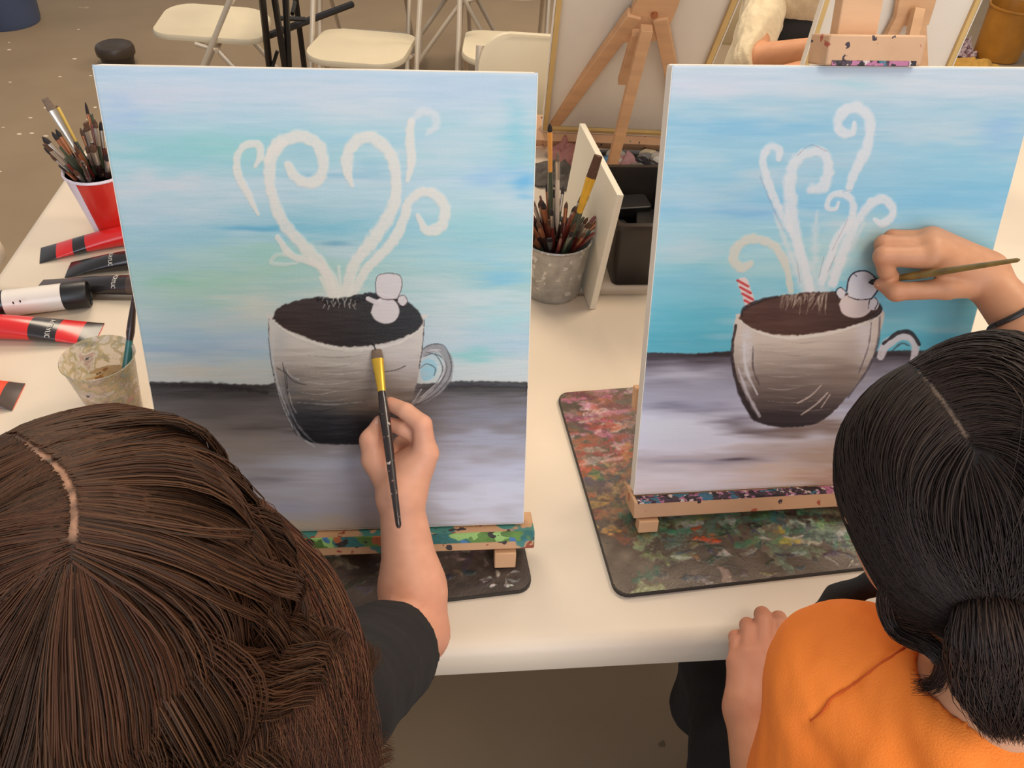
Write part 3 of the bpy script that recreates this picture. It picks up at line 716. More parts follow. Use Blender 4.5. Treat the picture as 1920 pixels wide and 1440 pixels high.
def paint_right(X, Y):
    p = Paint(X, Y, (170, 205, 225))
    sky(p, [(110, (204, 216, 232)), (160, (198, 214, 232)), (200, (176, 208, 228)), (240, (152, 200, 228)), (290, (160, 206, 230)), (340, (150, 202, 230)), (390, (140, 198, 232)), (440, (164, 210, 228)), (490, (150, 206, 222)), (540, (124, 196, 220)), (590, (110, 194, 220)), (640, (88, 184, 212)), (700, (88, 184, 212))], 41)
    B = [(1340, 160, 110, 22, (214, 216, 232), .8), (1700, 160, 180, 20, (212, 220, 232), .7), (1800, 230, 150, 30, (196, 216, 230), .7), (1400, 240, 150, 16, (128, 190, 228), .6), (1300, 300, 60, 18, (190, 214, 228), .6), (1750, 250, 140, 20, (200, 216, 228), .6), (1820, 310, 140, 30, (146, 202, 230), .7), (1850, 350, 100, 16, (128, 194, 230), .6),
         (1760, 370, 120, 18, (130, 196, 232), .7), (1300, 380, 70, 30, (188, 214, 232), .6), (1290, 460, 60, 16, (196, 214, 228), .6), (1400, 400, 60, 10, (128, 184, 230), .6), (1600, 320, 100, 20, (150, 200, 226), .5), (1300, 520, 60, 14, (130, 198, 226), .6), (1440, 500, 140, 30, (180, 214, 220), .6), (1560, 480, 70, 50, (196, 214, 214), .6), (1640, 450, 40, 50, (190, 208, 204), .6),
         (1290, 600, 70, 30, (100, 190, 214), .7), (1300, 640, 90, 14, (84, 178, 206), .7), (1750, 590, 100, 40, (124, 204, 226), .8), (1760, 640, 90, 20, (90, 184, 214), .8), (1740, 430, 100, 16, (176, 208, 226), .6), (1880, 250, 40, 40, (150, 192, 234), .6), (1600, 155, 60, 12, (160, 210, 226), .6), (1430, 190, 90, 10, (150, 198, 224), .5), (1350, 560, 90, 14, (140, 206, 224), .5)]
    for i, (x, y, rx, ry, c, a) in enumerate(B): p.blob(x, y, rx, ry, c, a, 200 + i)
    p.poly([(1100, 662), (1220, 661), (1300, 663), (1380, 658), (1500, 660), (1900, 655), (1900, 1000), (1100, 1000)], vgrad([(656, (44, 38, 42)), (668, (66, 60, 68)), (690, (112, 108, 122)), (720, (140, 140, 158)), (760, (160, 160, 182)), (790, (194, 196, 216)), (830, (206, 206, 226)), (860, (170, 160, 170)), (890, (196, 186, 196)), (930, (206, 190, 190))], 14, 15, 70, 6), 1, 3, 2, smooth=False)
    B = [(1280, 700, 80, 12, (190, 188, 204), .6), (1260, 760, 70, 8, (108, 108, 130), .7), (1320, 770, 90, 8, (112, 110, 128), .6), (1260, 805, 80, 20, (220, 224, 240), .85), (1380, 790, 60, 14, (96, 88, 98), .7), (1440, 810, 80, 12, (90, 76, 80), .8), (1540, 800, 90, 30, (110, 88, 78), .8), (1560, 850, 90, 24, (160, 134, 116), .8), (1390, 862, 40, 5, (70, 62, 78), .9), (1280, 866, 80, 4, (130, 128, 150), .6), (1300, 840, 90, 12, (212, 212, 232), .7), (1300, 900, 120, 20, (216, 210, 222), .7), (1480, 890, 90, 24, (198, 172, 156), .8), (1550, 900, 60, 30, (160, 120, 96), .7), (1260, 670, 60, 6, (70, 66, 76), .6), (1450, 840, 100, 12, (160, 140, 136), .6)]
    for i, (x, y, rx, ry, c, a) in enumerate(B): p.blob(x, y, rx, ry, c, a, 240 + i)
    m_ = p.Y > 675; p.c[m_] *= np.minimum(1.16, 244 / p.c[m_].max(1))[:, None]  # lower colours lifted to make up for light the painter blocks
    W = (228, 226, 232); Wb = (222, 212, 200)
    for i, q in enumerate([[(1520, 545), (1500, 470), (1470, 380)], [(1530, 545), (1528, 450), (1532, 395)], [(1540, 545), (1560, 480), (1600, 400)], [(1505, 545), (1490, 500), (1450, 400)], [(1550, 545), (1590, 470), (1620, 420)], [(1515, 545), (1480, 470), (1455, 400)]]): p.stroke(q, [32, 20, 9], (220, 222, 226), .7, .9, .8, 260 + i)
    S = [([(1520, 545), (1502, 480), (1488, 430), (1483, 380), (1482, 335), (1494, 300), (1520, 284), (1545, 290), (1554, 318), (1544, 348), (1520, 356)], [16, 20, 24, 26, 24, 22, 20, 20, 22, 24, 20], W), ([(1480, 430), (1455, 380), (1438, 335), (1430, 298), (1442, 276), (1460, 280), (1460, 298)], [12, 16, 16, 14, 18, 18, 10], W),
         ([(1592, 352), (1606, 315), (1626, 275), (1632, 232), (1618, 206), (1592, 203), (1572, 224), (1578, 248), (1598, 248), (1602, 230)], [16, 20, 22, 20, 22, 20, 20, 20, 14, 8], W), ([(1540, 530), (1566, 455), (1594, 415), (1600, 385), (1584, 364), (1558, 368), (1552, 388), (1566, 392), (1572, 380)], [14, 16, 14, 14, 14, 12, 12, 10, 6], W),
         ([(1562, 530), (1585, 460), (1610, 410), (1640, 376), (1664, 376), (1674, 400), (1655, 420), (1640, 412)], [18, 20, 18, 18, 18, 16, 16, 8], W), ([(1482, 545), (1474, 500), (1452, 462), (1415, 447), (1385, 460), (1375, 486), (1390, 502), (1408, 494)], [12, 14, 18, 18, 20, 20, 20, 14], Wb)]
    for i, (q, ww, c) in enumerate(S): p.stroke(q, [k * 1.2 for k in ww], c, .92, .45, .4, 270 + i)
    for i, q in enumerate([[(1425, 330), (1445, 380), (1468, 430)], [(1590, 410), (1560, 470)], [(1500, 530), (1494, 490)], [(1535, 520), (1545, 480)], [(1596, 356), (1580, 360)], [(1566, 480), (1552, 510)], [(1494, 292), (1520, 272), (1550, 284)]]): p.stroke(q, [1.8], (150, 120, 140), .5, .6, .6, 280 + i)
    # straw
    p.stroke([(1393, 530), (1412, 585)], [22, 22], (232, 206, 204), 1, .2, .2, 290, grain=4)
    for i in range(5): t = i / 4.4; x = 1393 + 19 * t; y = 532 + 54 * t; p.stroke([(x - 10, y - 6), (x + 10, y + 5)], [6, 6], (196, 40, 44), .9, .4, .3, 291 + i)
    # handle
    p.stroke([(1650, 668), (1662, 646), (1684, 632), (1706, 634), (1716, 650), (1712, 680)], [16, 22, 20, 18, 18, 14], (214, 208, 218), 1, .3, .3, 299); p.stroke([(1656, 644), (1684, 624), (1708, 624), (1724, 646)], [6, 9, 10, 8], (34, 30, 36), .95, .4, .4, 300); p.stroke([(1670, 660), (1690, 644), (1704, 648)], [4, 5, 4], (60, 54, 60), .7, .5, .6, 301)
    # body
    p.poly([(1380, 590), (1372, 640), (1374, 690), (1388, 740), (1408, 780), (1440, 798), (1500, 800), (1545, 786), (1592, 740), (1632, 680), (1650, 625), (1655, 582), (1600, 575), (1440, 575)], vgrad([(600, (222, 206, 196)), (640, (208, 192, 182)), (680, (176, 160, 152)), (715, (134, 118, 112)), (750, (92, 78, 76)), (780, (58, 48, 50)), (800, (44, 36, 40))], 22, 19, 90, 5), 1, 2.5, 2)
    for i, (x, y, rx, ry, c, a) in enumerate([(1620, 640, 16, 50, (222, 214, 222), .8), (1400, 660, 12, 60, (220, 214, 222), .8), (1500, 640, 60, 12, (220, 202, 188), .5), (1580, 700, 40, 30, (140, 120, 112), .6), (1600, 650, 30, 30, (186, 170, 168), .6), (1480, 720, 70, 8, (120, 104, 98), .6)]): p.blob(x, y, rx, ry, c, a, 302 + i)
    for i in range(18):
        y = 632 + i * 8; x0 = 1425 + (i * 41) % 60; x1 = x0 + 50 + (i * 31) % 60
        p.stroke([(x0, y), ((x0 + x1) / 2, y + 3), (x1, y - 2)], [1, 3, 1], [(232, 218, 208), (120, 106, 102), (190, 172, 164)][i % 3], .35, .7, .8, 310 + i)
    p.stroke([(1380, 610), (1373, 650), (1376, 695), (1392, 745), (1416, 786)], [6, 6, 9, 13, 12], (34, 26, 30), .92, .4, .6, 330)
    p.stroke([(1384, 690), (1400, 735), (1424, 780)], [4, 9, 6], (206, 200, 212), .85, .5, .6, 331); p.stroke([(1395, 640), (1398, 690), (1420, 740)], [6, 8, 5], (222, 218, 226), .8, .5, .6, 332); p.stroke([(1412, 650), (1412, 690), (1424, 722)], [3, 4, 3], (64, 54, 60), .7, .5, .6, 333)
    p.stroke([(1650, 590), (1646, 640), (1628, 690), (1590, 745)], [4, 6, 5, 4], (70, 60, 72), .7, .5, .8, 334); p.stroke([(1634, 605), (1628, 650), (1610, 700)], [3, 4, 3], (74, 62, 72), .6, .5, .8, 335)
    for i, q in enumerate([[(1495, 756), (1520, 742), (1540, 722)], [(1502, 778), (1530, 758), (1552, 736)], [(1540, 764), (1556, 740)]]): p.stroke(q, [3, 5, 3], (216, 196, 190), .85, .5, .6, 336 + i)
    # coffee
    cof = [(1386, 598), (1396, 578), (1430, 562), (1480, 552), (1540, 547), (1600, 550), (1638, 562), (1652, 580), (1640, 596), (1600, 610), (1550, 622), (1500, 628), (1450, 626), (1408, 614)]
    p.poly(cof, lambda X, Y: np.array([84, 56, 48])[None] * (1 - np.clip((X - 1500) / 150, 0, 1)[:, None] * .28) + (fbm(X / 50, Y / 5, 27) - .5)[:, None] * 26, 1, 2.5, 3)
    for q in ([(1390, 592), (1396, 578), (1430, 562), (1458, 556)], [(1610, 555), (1640, 566), (1652, 582), (1630, 602)]): p.stroke(q, [6, 9, 5], (42, 34, 38), .9, .5, .6, 341)
    p.stroke([(1388, 602), (1420, 622), (1480, 634), (1560, 624), (1630, 602), (1652, 590)], [3, 6, 8, 7, 6, 4], (232, 222, 214), .9, .5, .5, 342)
    for i in range(34):
        r_ = np.random.default_rng(i); x = 1462 + r_.uniform(0, 92); y = 548 + r_.uniform(0, 14); L = 6 + r_.uniform(0, 30); p.stroke([(x, y), (x + r_.normal(-4, 4), y + L)], [6, 1.5], (214, 196, 178), r_.uniform(.3, .7), .8, .8, 343 + i)
    # marshmallow snowman
    p.poly([(1573, 570), (1582, 556), (1606, 552), (1630, 560), (1636, 576), (1622, 592), (1600, 596), (1580, 588)], (224, 206, 204), 1, 2)
    p.poly([(1588, 540), (1590, 524), (1604, 510), (1626, 510), (1642, 524), (1645, 542), (1634, 558), (1610, 560), (1592, 554)], (222, 220, 230), 1, 2)
    p.poly([(1568, 550), (1574, 540), (1584, 542), (1584, 554), (1576, 560)], (222, 214, 220), 1, 1.5); p.poly([(1628, 566), (1640, 558), (1648, 566), (1644, 580), (1632, 580)], (222, 214, 220), 1, 1.5)
    for i, q in enumerate([[(1587, 546), (1592, 522), (1604, 510), (1626, 509), (1643, 524), (1646, 542), (1634, 560)], [(1570, 558), (1567, 546), (1576, 539), (1585, 546)], [(1590, 556), (1610, 562), (1634, 560)], [(1628, 578), (1630, 562)], [(1640, 558), (1646, 566), (1640, 580)], [(1600, 512), (1606, 518)]]): p.stroke(q, [3.6 if i == 0 else 2.4], (30, 26, 40), .92, .45, .3, 380 + i)
    return p


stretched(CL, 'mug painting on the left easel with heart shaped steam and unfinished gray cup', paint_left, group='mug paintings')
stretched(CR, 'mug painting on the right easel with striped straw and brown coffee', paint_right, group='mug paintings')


# ================================================================== table easels of the front pair
def front_easel(K, label, M_ledge, clamp):
    T = K['T']; h, w = K['h'], K['w']
    t = thing('table_easel', label, 'easel', (K['c'][0], K['c'][1] + .12, TZ), 'wooden table easels')
    # mast behind the canvas, in canvas coordinates (x, y up the canvas, z toward painter)
    zb = -.020; top = h + (.16 if clamp else -.05)
    def W(x, y, z): return T[0] + np.array([x, y, z]) @ T[1]
    ft = -(K['c'][2] - TZ) / math.cos(K['tilt'])
    def bot(x): # where a board lying behind the canvas reaches the table
        return W(x, ft + .004, zb - .012)
    MB().add(bar(bot(0) + tZ * .012, W(0, top, zb - .012), .044, .018, K['n'])).build('mast', MT['wood'], t, bevel=.0015)
    for s in (-1, 1):
        f = bot(s * .16) + tZ * .010; MB().add(bar(f, W(s * .022, h * .80, zb - .012), .032, .016, K['n'])).build('leg', MT['wood'], t, bevel=.0015)
    back = np.array([*(K['c'] + K['b'] * .36)[:2], TZ + .012]); MB().add(bar(back, W(0, h * .82, zb - .03), .03, .02, K['n'])).build('rear_leg', MT['wood'], t, bevel=.0015)
    MB().add(box(-.2, .2, .10, .13, zb - .034, zb - .022), 0, T).build('cross_bar', MT['wood'], t, bevel=.0015)
    # ledge: a shelf under the canvas with a front lip
    l0, l1 = (-.205, .215)
    MB().add(box(l0, l1, -.026, -.002, -.03, .014), 0, T).build('ledge', M_ledge, t, bevel=.0015)
    if clamp: MB().add(box(l0 + .004, l1 - .004, -.004, -.0012, .0005, .0146), 0, T).build('paint_crust', MT['crust'], t)
    else: MB().add(box(l0 + .004, l1 - .002, -.014, -.0015, .0120, .0150), 0, T).build('paint_crust', MT['crust_green'], t)
    for x in ((.18,) if not clamp else (-.185, .185)):
        a = W(x, -.028, .010); MB().add(bar(a, np.array([*(a + K['n'] * .012 * 0 - K['b'] * .004)[:2], TZ + .009]), .026, .016, K['n'])).build('foot_block', MT['wood'], t, bevel=.0015)
    if clamp:
        MB().add(box(-.052 + .005, .052 + .005, h + .001, h + .030, -.030, .012), 0, T).build('clamp', MT['wood_paint2'], t, bevel=.002); MB().add(box(-.047 + .006, .050, h + .0012, h + .006, .010, .0132), 0, T).build('paint_crust', MT['crust'], t)
    return t


front_easel(CL, 'wooden table easel holding the left mug painting, ledge smeared green', MT['wood_paint'], False)
front_easel(CR, 'wooden table easel holding the right mug painting, with top clamp', MT['wood_paint2'], True)


# ================================================================== paint-covered mats
def work_mat(corners, label, zones, base, seed, n_d):
    """corners (front left, front right, back right, back left) on the table"""
    A, B_, C_, D = [np.asarray(c, float) for c in corners]; o = A; x = B_ - A; y = D - A; wx, wy = np.linalg.norm(x), np.linalg.norm(y)
    x = x / wx; y = nrm(y - x * (y @ x)); T = (o, np.array([x, y, tZ]))
    P = rrect(wx, wy, .018, 5, wx / 2, wy / 2)
    t = thing('work_mat', label, 'mat', ((A + C_) / 2), 'paint crusted mats under the easels')
    MB().add(prism(P, .0005, .0062), 0, T).build('mat_board', mat('mat_edge', (40, 34, 30), .6, .2, 30), t)
    st = .0012; nx, ny = int(wx / st), int(wy / st); gx, gy = np.meshgrid(np.linspace(.001, wx - .001, nx), np.linspace(.001, wy - .001, ny)); L = np.stack([gx.ravel(), gy.ravel(), np.full(gx.size, .0066)], 1)
    pt = Paint(L[:, 0] * 1000, L[:, 1] * 1000, base); X, Y = pt.X, pt.Y
    pt.c += (fbm(X / 26, Y / 18, seed, 5) - .5)[:, None] * np.array([70, 66, 60]) ; r = np.random.default_rng(seed)
    for zx, zy, zr, cols, n, sz in zones:
        for i in range(n):
            cx, cy = r.normal(zx * wx * 1000, zr[0]), r.normal(zy * wy * 1000, zr[1]); c = np.array(cols[r.integers(len(cols))]) + r.normal(0, 10, 3)
            a = r.uniform(0, 6.28) if r.random() < .6 else r.normal(0, .3); L_ = r.uniform(.3, 1.6) * sz; q = [(cx, cy), (cx + math.cos(a) * L_ + r.normal(0, 2), cy + math.sin(a) * L_ * .7 + r.normal(0, 2)), (cx + math.cos(a) * L_ * 1.7, cy + math.sin(a) * L_)]
            pt.stroke(q, [sz * r.uniform(.1, .5), sz * r.uniform(.3, .9), sz * .2], np.clip(c, 0, 255), r.uniform(.6, 1.0), .5, 1.5, int(r.integers(9999)), n=3, grain=r.uniform(3, 9))
    L[:, 2] += pt.h * .0007
    dx = np.maximum(np.abs(L[:, 0] - wx / 2) - (wx / 2 - .018), 0); dy = np.maximum(np.abs(L[:, 1] - wy / 2) - (wy / 2 - .018), 0); ins = np.hypot(dx, dy) < .0172
    i = (np.arange(ny - 1)[:, None] * nx + np.arange(nx - 1)[None]).ravel(); Q = np.stack([i, i + 1, i + nx + 1, i + nx], 1); Q = Q[ins[Q].all(1)]
    used = np.unique(Q); mp = -np.ones(len(L), int); mp[used] = np.arange(len(used))
    mesh_np('dried_paint_layer', T[0] + L[used] @ T[1], mp[Q], vcol_mat('dried_paint_layer', .38, .4, 300, spec=.5), t, True, lin(np.clip(pt.c[used], 0, 255)) * .9)
    return t


fr = lambda u, v: pz(u, v, TZ)
a, b, d_ = fr(1150, 1124), fr(1500, 1084), fr(1048, 742); xd = nrm(b - a); yd = np.array([-xd[1], xd[0], 0]); dep = (d_ - a) @ yd
off = a + xd * ((d_ - a) @ xd) * .4
pk = [(186, 128, 156), (206, 170, 188), (190, 120, 150), (150, 84, 70), (196, 96, 60), (226, 196, 190), (110, 60, 60)]
gn = [(110, 150, 110), (70, 96, 76), (150, 170, 120), (40, 40, 34), (60, 120, 110), (196, 200, 180), (120, 96, 80), (92, 120, 104)]
work_mat([off, off + xd * .46, off + xd * .46 + yd * dep, off + yd * dep], 'paint crusted dark mat under the right easel', [
    (.12, .85, (38, 40), pk, 90, 26), (.1, .62, (30, 30), [(186, 94, 60), (166, 70, 54), (204, 150, 120), (206, 186, 170), (70, 90, 66)], 60, 22), (.1, .4, (30, 34), [(150, 96, 60), (92, 72, 60), (66, 56, 50), (196, 140, 70), (60, 70, 84)], 60, 26),
    (.4, .33, (70, 22), gn, 80, 34), (.6, .2, (110, 26), gn, 80, 32), (.7, .42, (90, 30), [(170, 130, 120), (190, 160, 150), (110, 86, 80), (150, 90, 70)], 90, 22), (.5, .1, (130, 20), [(50, 44, 40), (80, 70, 64), (206, 200, 190), (150, 130, 60), (60, 70, 90)], 80, 12), (.28, .2, (8, 8), [(220, 84, 40)], 4, 14), (.52, .15, (8, 6), [(210, 170, 50)], 4, 14)], (98, 82, 66), 5, 0)
a, b = fr(1000, 1110), fr(640, 1153); xd = nrm(a - b); yd = np.array([-xd[1], xd[0], 0])
work_mat([a - xd * .46, a, a + yd * .36, a - xd * .46 + yd * .36], 'scuffed dark mat under the left easel', [
    (.5, .3, (130, 30), [(128, 112, 98), (110, 96, 86), (146, 130, 116), (92, 82, 74)], 130, 30), (.4, .28, (80, 16), [(222, 190, 190), (226, 214, 204), (190, 150, 150)], 36, 9), (.85, .25, (50, 24), [(120, 104, 90), (222, 212, 200), (160, 140, 120)], 60, 8), (.88, .05, (20, 5), [(222, 218, 212)], 10, 7), (.7, .1, (100, 8), [(70, 66, 78), (54, 48, 46)], 30, 18)], (78, 66, 58), 8, 0)

# ================================================================== rear easels seen from behind
def rear_easel(cx, cy, yaw, lean, wv, hv, label_c, label_e, slip=0.0, with_mast=True):
    """canvas whose back faces us, top leaning to us by 'lean'"""
    u = np.array([math.cos(yaw), math.sin(yaw), 0]); b = np.array([-math.sin(yaw), math.cos(yaw), 0])
    v = np.array([0, 0, 1]) * math.cos(lean) - b * math.sin(lean)
    if slip: u, v = u * math.cos(slip) + v * math.sin(slip), v * math.cos(slip) - u * math.sin(slip)
    n = np.cross(u, v)                    # towards us
    o = np.array([cx, cy, .79]); T = (o, np.array([u, v, n]))
    t = thing('stretched_canvas', label_c, 'canvas', o, 'canvases seen from the back')
    th = .018
    MB().add(box(-wv / 2, wv / 2, 0, hv, -th, -.008), 0, T).build('canvas_cloth', MT['cloth'], t, bevel=.001)
    for a in ((-wv / 2, -wv / 2 + .0025, 0, hv), (wv / 2 - .0025, wv / 2, 0, hv), (-wv / 2, wv / 2, 0, .0025), (-wv / 2, wv / 2, hv - .0025, hv)):
        MB().add(box(*a, -.008, .001), 0, T).build('folded_edge', MT['cloth'], t)
    q = .013
    for a in ((-wv / 2 + .003, -wv / 2 + q, .003, hv - .003), (wv / 2 - q, wv / 2 - .003, .003, hv - .003), (-wv / 2 + q, wv / 2 - q, .003, q), (-wv / 2 + q, wv / 2 - q, hv - q, hv - .003)):
        MB().add(box(*a, -.007, .0005), 0, T).build('stretcher_bar', MT['pine'], t)
    def W(x, y, z): return T[0] + np.array([x, y, z]) @ T[1]
    return t, T, W


t, T, W = rear_easel(.188, 1.715, math.radians(2.1), math.radians(34), .318, .50, 'blank back of a canvas on the rear easel behind the bucket', '', .017)


def px_on(T, u, v, z): return pplane(u, v, T[0] + T[1][2] * z, T[1][2])


e = thing('table_easel', 'wooden A-frame easel seen from behind, over the bucket of brushes', 'easel', (T[0][0], T[0][1] - .1, TZ), 'wooden easels seen from behind')
N_ = T[1][2]
A = px_on(T, 1250, -40, .014)
MB().add(prism([(p @ 1) for p in []] or [tuple((px_on(T, a_, b_, .006) - T[0]) @ np.linalg.inv(T[1]))[:2] for a_, b_ in ((1188, 0), (1165, 60), (1172, 66), (1200, 68), (1243, 60), (1262, 20), (1272, -5), (1290, -70), (1225, -70))], .006, .022), 0, T).build('top_plate', MT['wood'], e, bevel=.001)
fL = px_on(T, 1016, 300, .010); MB().add(bar(px_on(T, 1190, 25, .018), np.array([fL[0], fL[1], TZ + .012]), .026, .018, N_)).build('leg', MT['wood'], e, bevel=.001)
fR = px_on(T, 1282, 300, .010); MB().add(bar(px_on(T, 1238, 30, .018), np.array([fR[0], fR[1], TZ + .012]), .026, .018, N_)).build('leg', MT['wood'], e, bevel=.001)
MB().add(bar(px_on(T, 1196, 60, .03), px_on(T, 1168, 153, .03), .020, .016, N_)).build('slide_block', MT['wood'], e, bevel=.001)
ft = pz(1141, 335, TZ + .004); MB().add(bar(px_on(T, 1213, 52, .044), ft, .021, .018, N_)).build('rear_leg', MT['wood'], e, bevel=.001)
MB().add(box(-.20, .20, -.030, -.003, -.045, .02), 0, T).build('ledge', MT['wood_paint2'], e, bevel=.0015)
kp = px_on(T, 1227, 26, .022); MB().add(tube([kp, kp + N_ * .006], .006, 12)).build('bolt', MT['copper'], e, smooth=True)

t2, T2, W2 = rear_easel(.738, 1.761, math.radians(6.4), math.radians(1), .334, .50, 'blank back of a canvas behind the top clamp of the right easel', '', -.017)
e2 = thing('table_easel', 'wooden easel seen from behind, above the right painting', 'easel', (T2[0][0], T2[0][1] - .1, TZ), 'wooden easels seen from behind')
N2 = T2[1][2]
def p2(u, v, z): return px_on(T2, u, v, z)
inv2 = np.linalg.inv(T2[1])
MB().add(prism([tuple((p2(a_, b_, .004) - T2[0]) @ inv2)[:2] for a_, b_ in ((1672, 40), (1690, 44), (1735, 42), (1748, 0), (1762, -60), (1690, -60))], .004, .02), 0, T2).build('top_plate', MT['wood'], e2, bevel=.001)
for a_, b_ in (((1694, 20), (1560, 262)), ((1722, 20), (1752, 262))):
    q = p2(*b_, .012); MB().add(bar(p2(*a_, .012), np.array([q[0], q[1], TZ + .012]), .024, .016, N2)).build('leg', MT['wood'], e2, bevel=.001)
q = T2[0] + N2 * .22; MB().add(bar(p2(1722, 16, .035), np.array([q[0] - .02, q[1], TZ + .012]), .022, .016, N2)).build('rear_leg', MT['wood'], e2, bevel=.001)
MB().add(box(-.19, .19, -.030, -.003, -.045, .02), 0, T2).build('ledge', MT['wood_paint2'], e2, bevel=.0015)


# ================================================================== brushes
def brush(parent_or_none, a, d, L, r, mh, mf, mb_, kind='round', label=None, group=None, side=(0, 0, 1), fer=.16, hair=.08):
    """brush with its hair tip at a, handle running along d"""
    a = np.asarray(a, float); d = nrm(d)
    t = thing('paintbrush', label, 'brush', a, group)
    s, u, _ = frame_of(d, side); R = np.array([s, u, d]); T = (a, R)
    hl, fl_ = hair * L, fer * L; fw = r * (1.6 if kind == 'flat' else 1.15); ft_ = r * (.6 if kind == 'flat' else 1.15)
    V, F = lathe([(.0008 if kind != 'flat' else fw * .82, 0), (fw * .9, hl * .45), (fw, hl)], 14); 
    sc = np.array([1, ft_ / fw, 1]); MB().add((V * sc, F), 0, T).build('bristles', mb_, t, smooth=True)
    prof = []; V = []; n = 14; zs = [(hl * .96, fw, ft_), (hl + fl_ * .55, (fw + r) / 2, (ft_ + r) / 2), (hl + fl_, r * 1.05, r * 1.05)]
    for z, a1, b1 in zs:
        for k in range(n): q = 2 * math.pi * k / n; V.append((a1 * math.cos(q), b1 * math.sin(q), z))
    F = [tuple(range(n))[::-1], tuple(range(2 * n, 3 * n))] + [(i * n + k, i * n + (k + 1) % n, (i + 1) * n + (k + 1) % n, (i + 1) * n + k) for i in range(2) for k in range(n)]
    MB().add((np.array(V), F), 0, T).build('ferrule', mf, t, smooth=True)
    z0 = hl + fl_ * .98
    MB().add(lathe([(r, z0), (r * 1.35, z0 + (L - z0) * .18), (r * 1.25, z0 + (L - z0) * .4), (r * .85, z0 + (L - z0) * .8), (r * .7, L * .985), (r * .35, L)], 12), 0, T).build('handle', mh, t, smooth=True)
    return t


H = [MT['h_red'], MT['h_dark'], MT['h_green'], MT['h_red'], MT['h_spat']]; FE = [MT['silver'], MT['copper'], MT['copper'], MT['silver']]; BR = [MT['bristle'], MT['bristle_dark'], MT['bristle']]


# galvanized bucket
bc = pz(1038, 548, TZ); bc = np.array([bc[0] - .004, bc[1] + .012, TZ])
bk = thing('metal_bucket', 'small galvanized metal bucket full of brushes beside the leaning white board', 'bucket', bc)
MB().add(lathe([(.001, .001), (.049, .0005), (.0505, .004), (.052, .008), (.059, .104), (.0615, .1065), (.0625, .109), (.061, .1115), (.0585, .109), (.0575, .104), (.051, .010), (.001, .008)], 40, bc)).build('bucket_body', MT['galv'], bk, smooth=True)
rg = np.random.default_rng(12)
def fill(center, rin, z0, ztop, n, L0, L1, group, base_label, r0=.0028, tipfrac=.7, seed=1, xlim=None, avoid=()):
    rg = np.random.default_rng(seed); used = []
    words = ['maroon', 'dark', 'green', 'maroon', 'spattered']
    for i in range(n):
        for tr in range(200):
            a = rg.uniform(0, 2 * math.pi); q = rin * math.sqrt(rg.uniform(.0, 1)) ; top = np.array([center[0] + math.cos(a) * q, center[1] + math.sin(a) * q, ztop])
            a2 = a + math.pi + rg.normal(0, .35); q2 = min(rin * .55, q * .6); bot = np.array([center[0] + math.cos(a2) * q2, center[1] + math.sin(a2) * q2, z0 + .003])
            ok = all(min(np.linalg.norm(top - c_), 9) > .0068 for c_ in used)
            if ok or tr > 150: break
        used.append(top); d = nrm(top - bot); L = rg.uniform(L0, L1); up = rg.random() < tipfrac; k = int(rg.integers(5)); kd = 'flat' if rg.random() < .4 else 'round'; q_ = (top - np.asarray(center)); tc_ = nrm(CAM - center); nr = q_[:2] @ tc_[:2] > 0; rt_ = q_[:2] @ np.array([-tc_[1], tc_[0]]) > 0; ln_ = ('short', 'medium', 'tall')[min(2, int((L - L0) / (L1 - L0) * 3))]; lab = f"{ln_} {words[k]} {kd + ' brush, bristles up,' if up else 'brush, handle end up,'} at the {'near' if nr else 'far'} {'right' if rt_ else 'left'} of {base_label}"; r = r0 * rg.uniform(.8, 1.4)
        tip = bot + d * L if up else bot + d * L
        if up: brush(None, tip, -d, L - .002, r, H[k], FE[int(rg.integers(4))], BR[int(rg.integers(3))], kd, lab, group, side=(rg.normal(), rg.normal(), .2))
        else: brush(None, bot + d * .004, d, L - .004, r, H[k], FE[1], BR[1], 'round', lab, group)
fill(bc, .050, TZ + .008, TZ + .11, 46, .135, .185, 'brushes in the galvanized bucket', 'the metal bucket', .0030, .75, 4)
dd = lambda p, q: nrm(np.asarray(q) - p)
tp = pd(1122, 292, 1.20); gp = bc + [.012, -.01, .05]; brush(None, tp, gp - tp, np.linalg.norm(gp - tp), .0050, MT['h_green'], MT['gold'], MT['bristle'], 'flat', 'wide flat brush with gold ferrule leaning right out of the metal bucket', 'brushes in the galvanized bucket', side=tp - CAM, fer=.28, hair=.18)
tp = pd(1031, 232, 1.22); gp = bc + [-.005, .0, .05]; brush(None, tp, gp - tp, np.linalg.norm(gp - tp), .0034, MT['h_green'], MT['h_orange'], MT['bristle_dark'], 'round', 'thin brush with orange tip standing tallest in the metal bucket', 'brushes in the galvanized bucket', fer=.26, hair=.05)
tp = pd(1046, 285, 1.24); gp = bc + [.004, .014, .06]; brush(None, tp, gp - tp, np.linalg.norm(gp - tp), .0030, MT['h_white'], MT['silver'], MT['bristle_taupe'], 'round', 'pale handled brush standing behind the orange tipped one', 'brushes in the galvanized bucket')

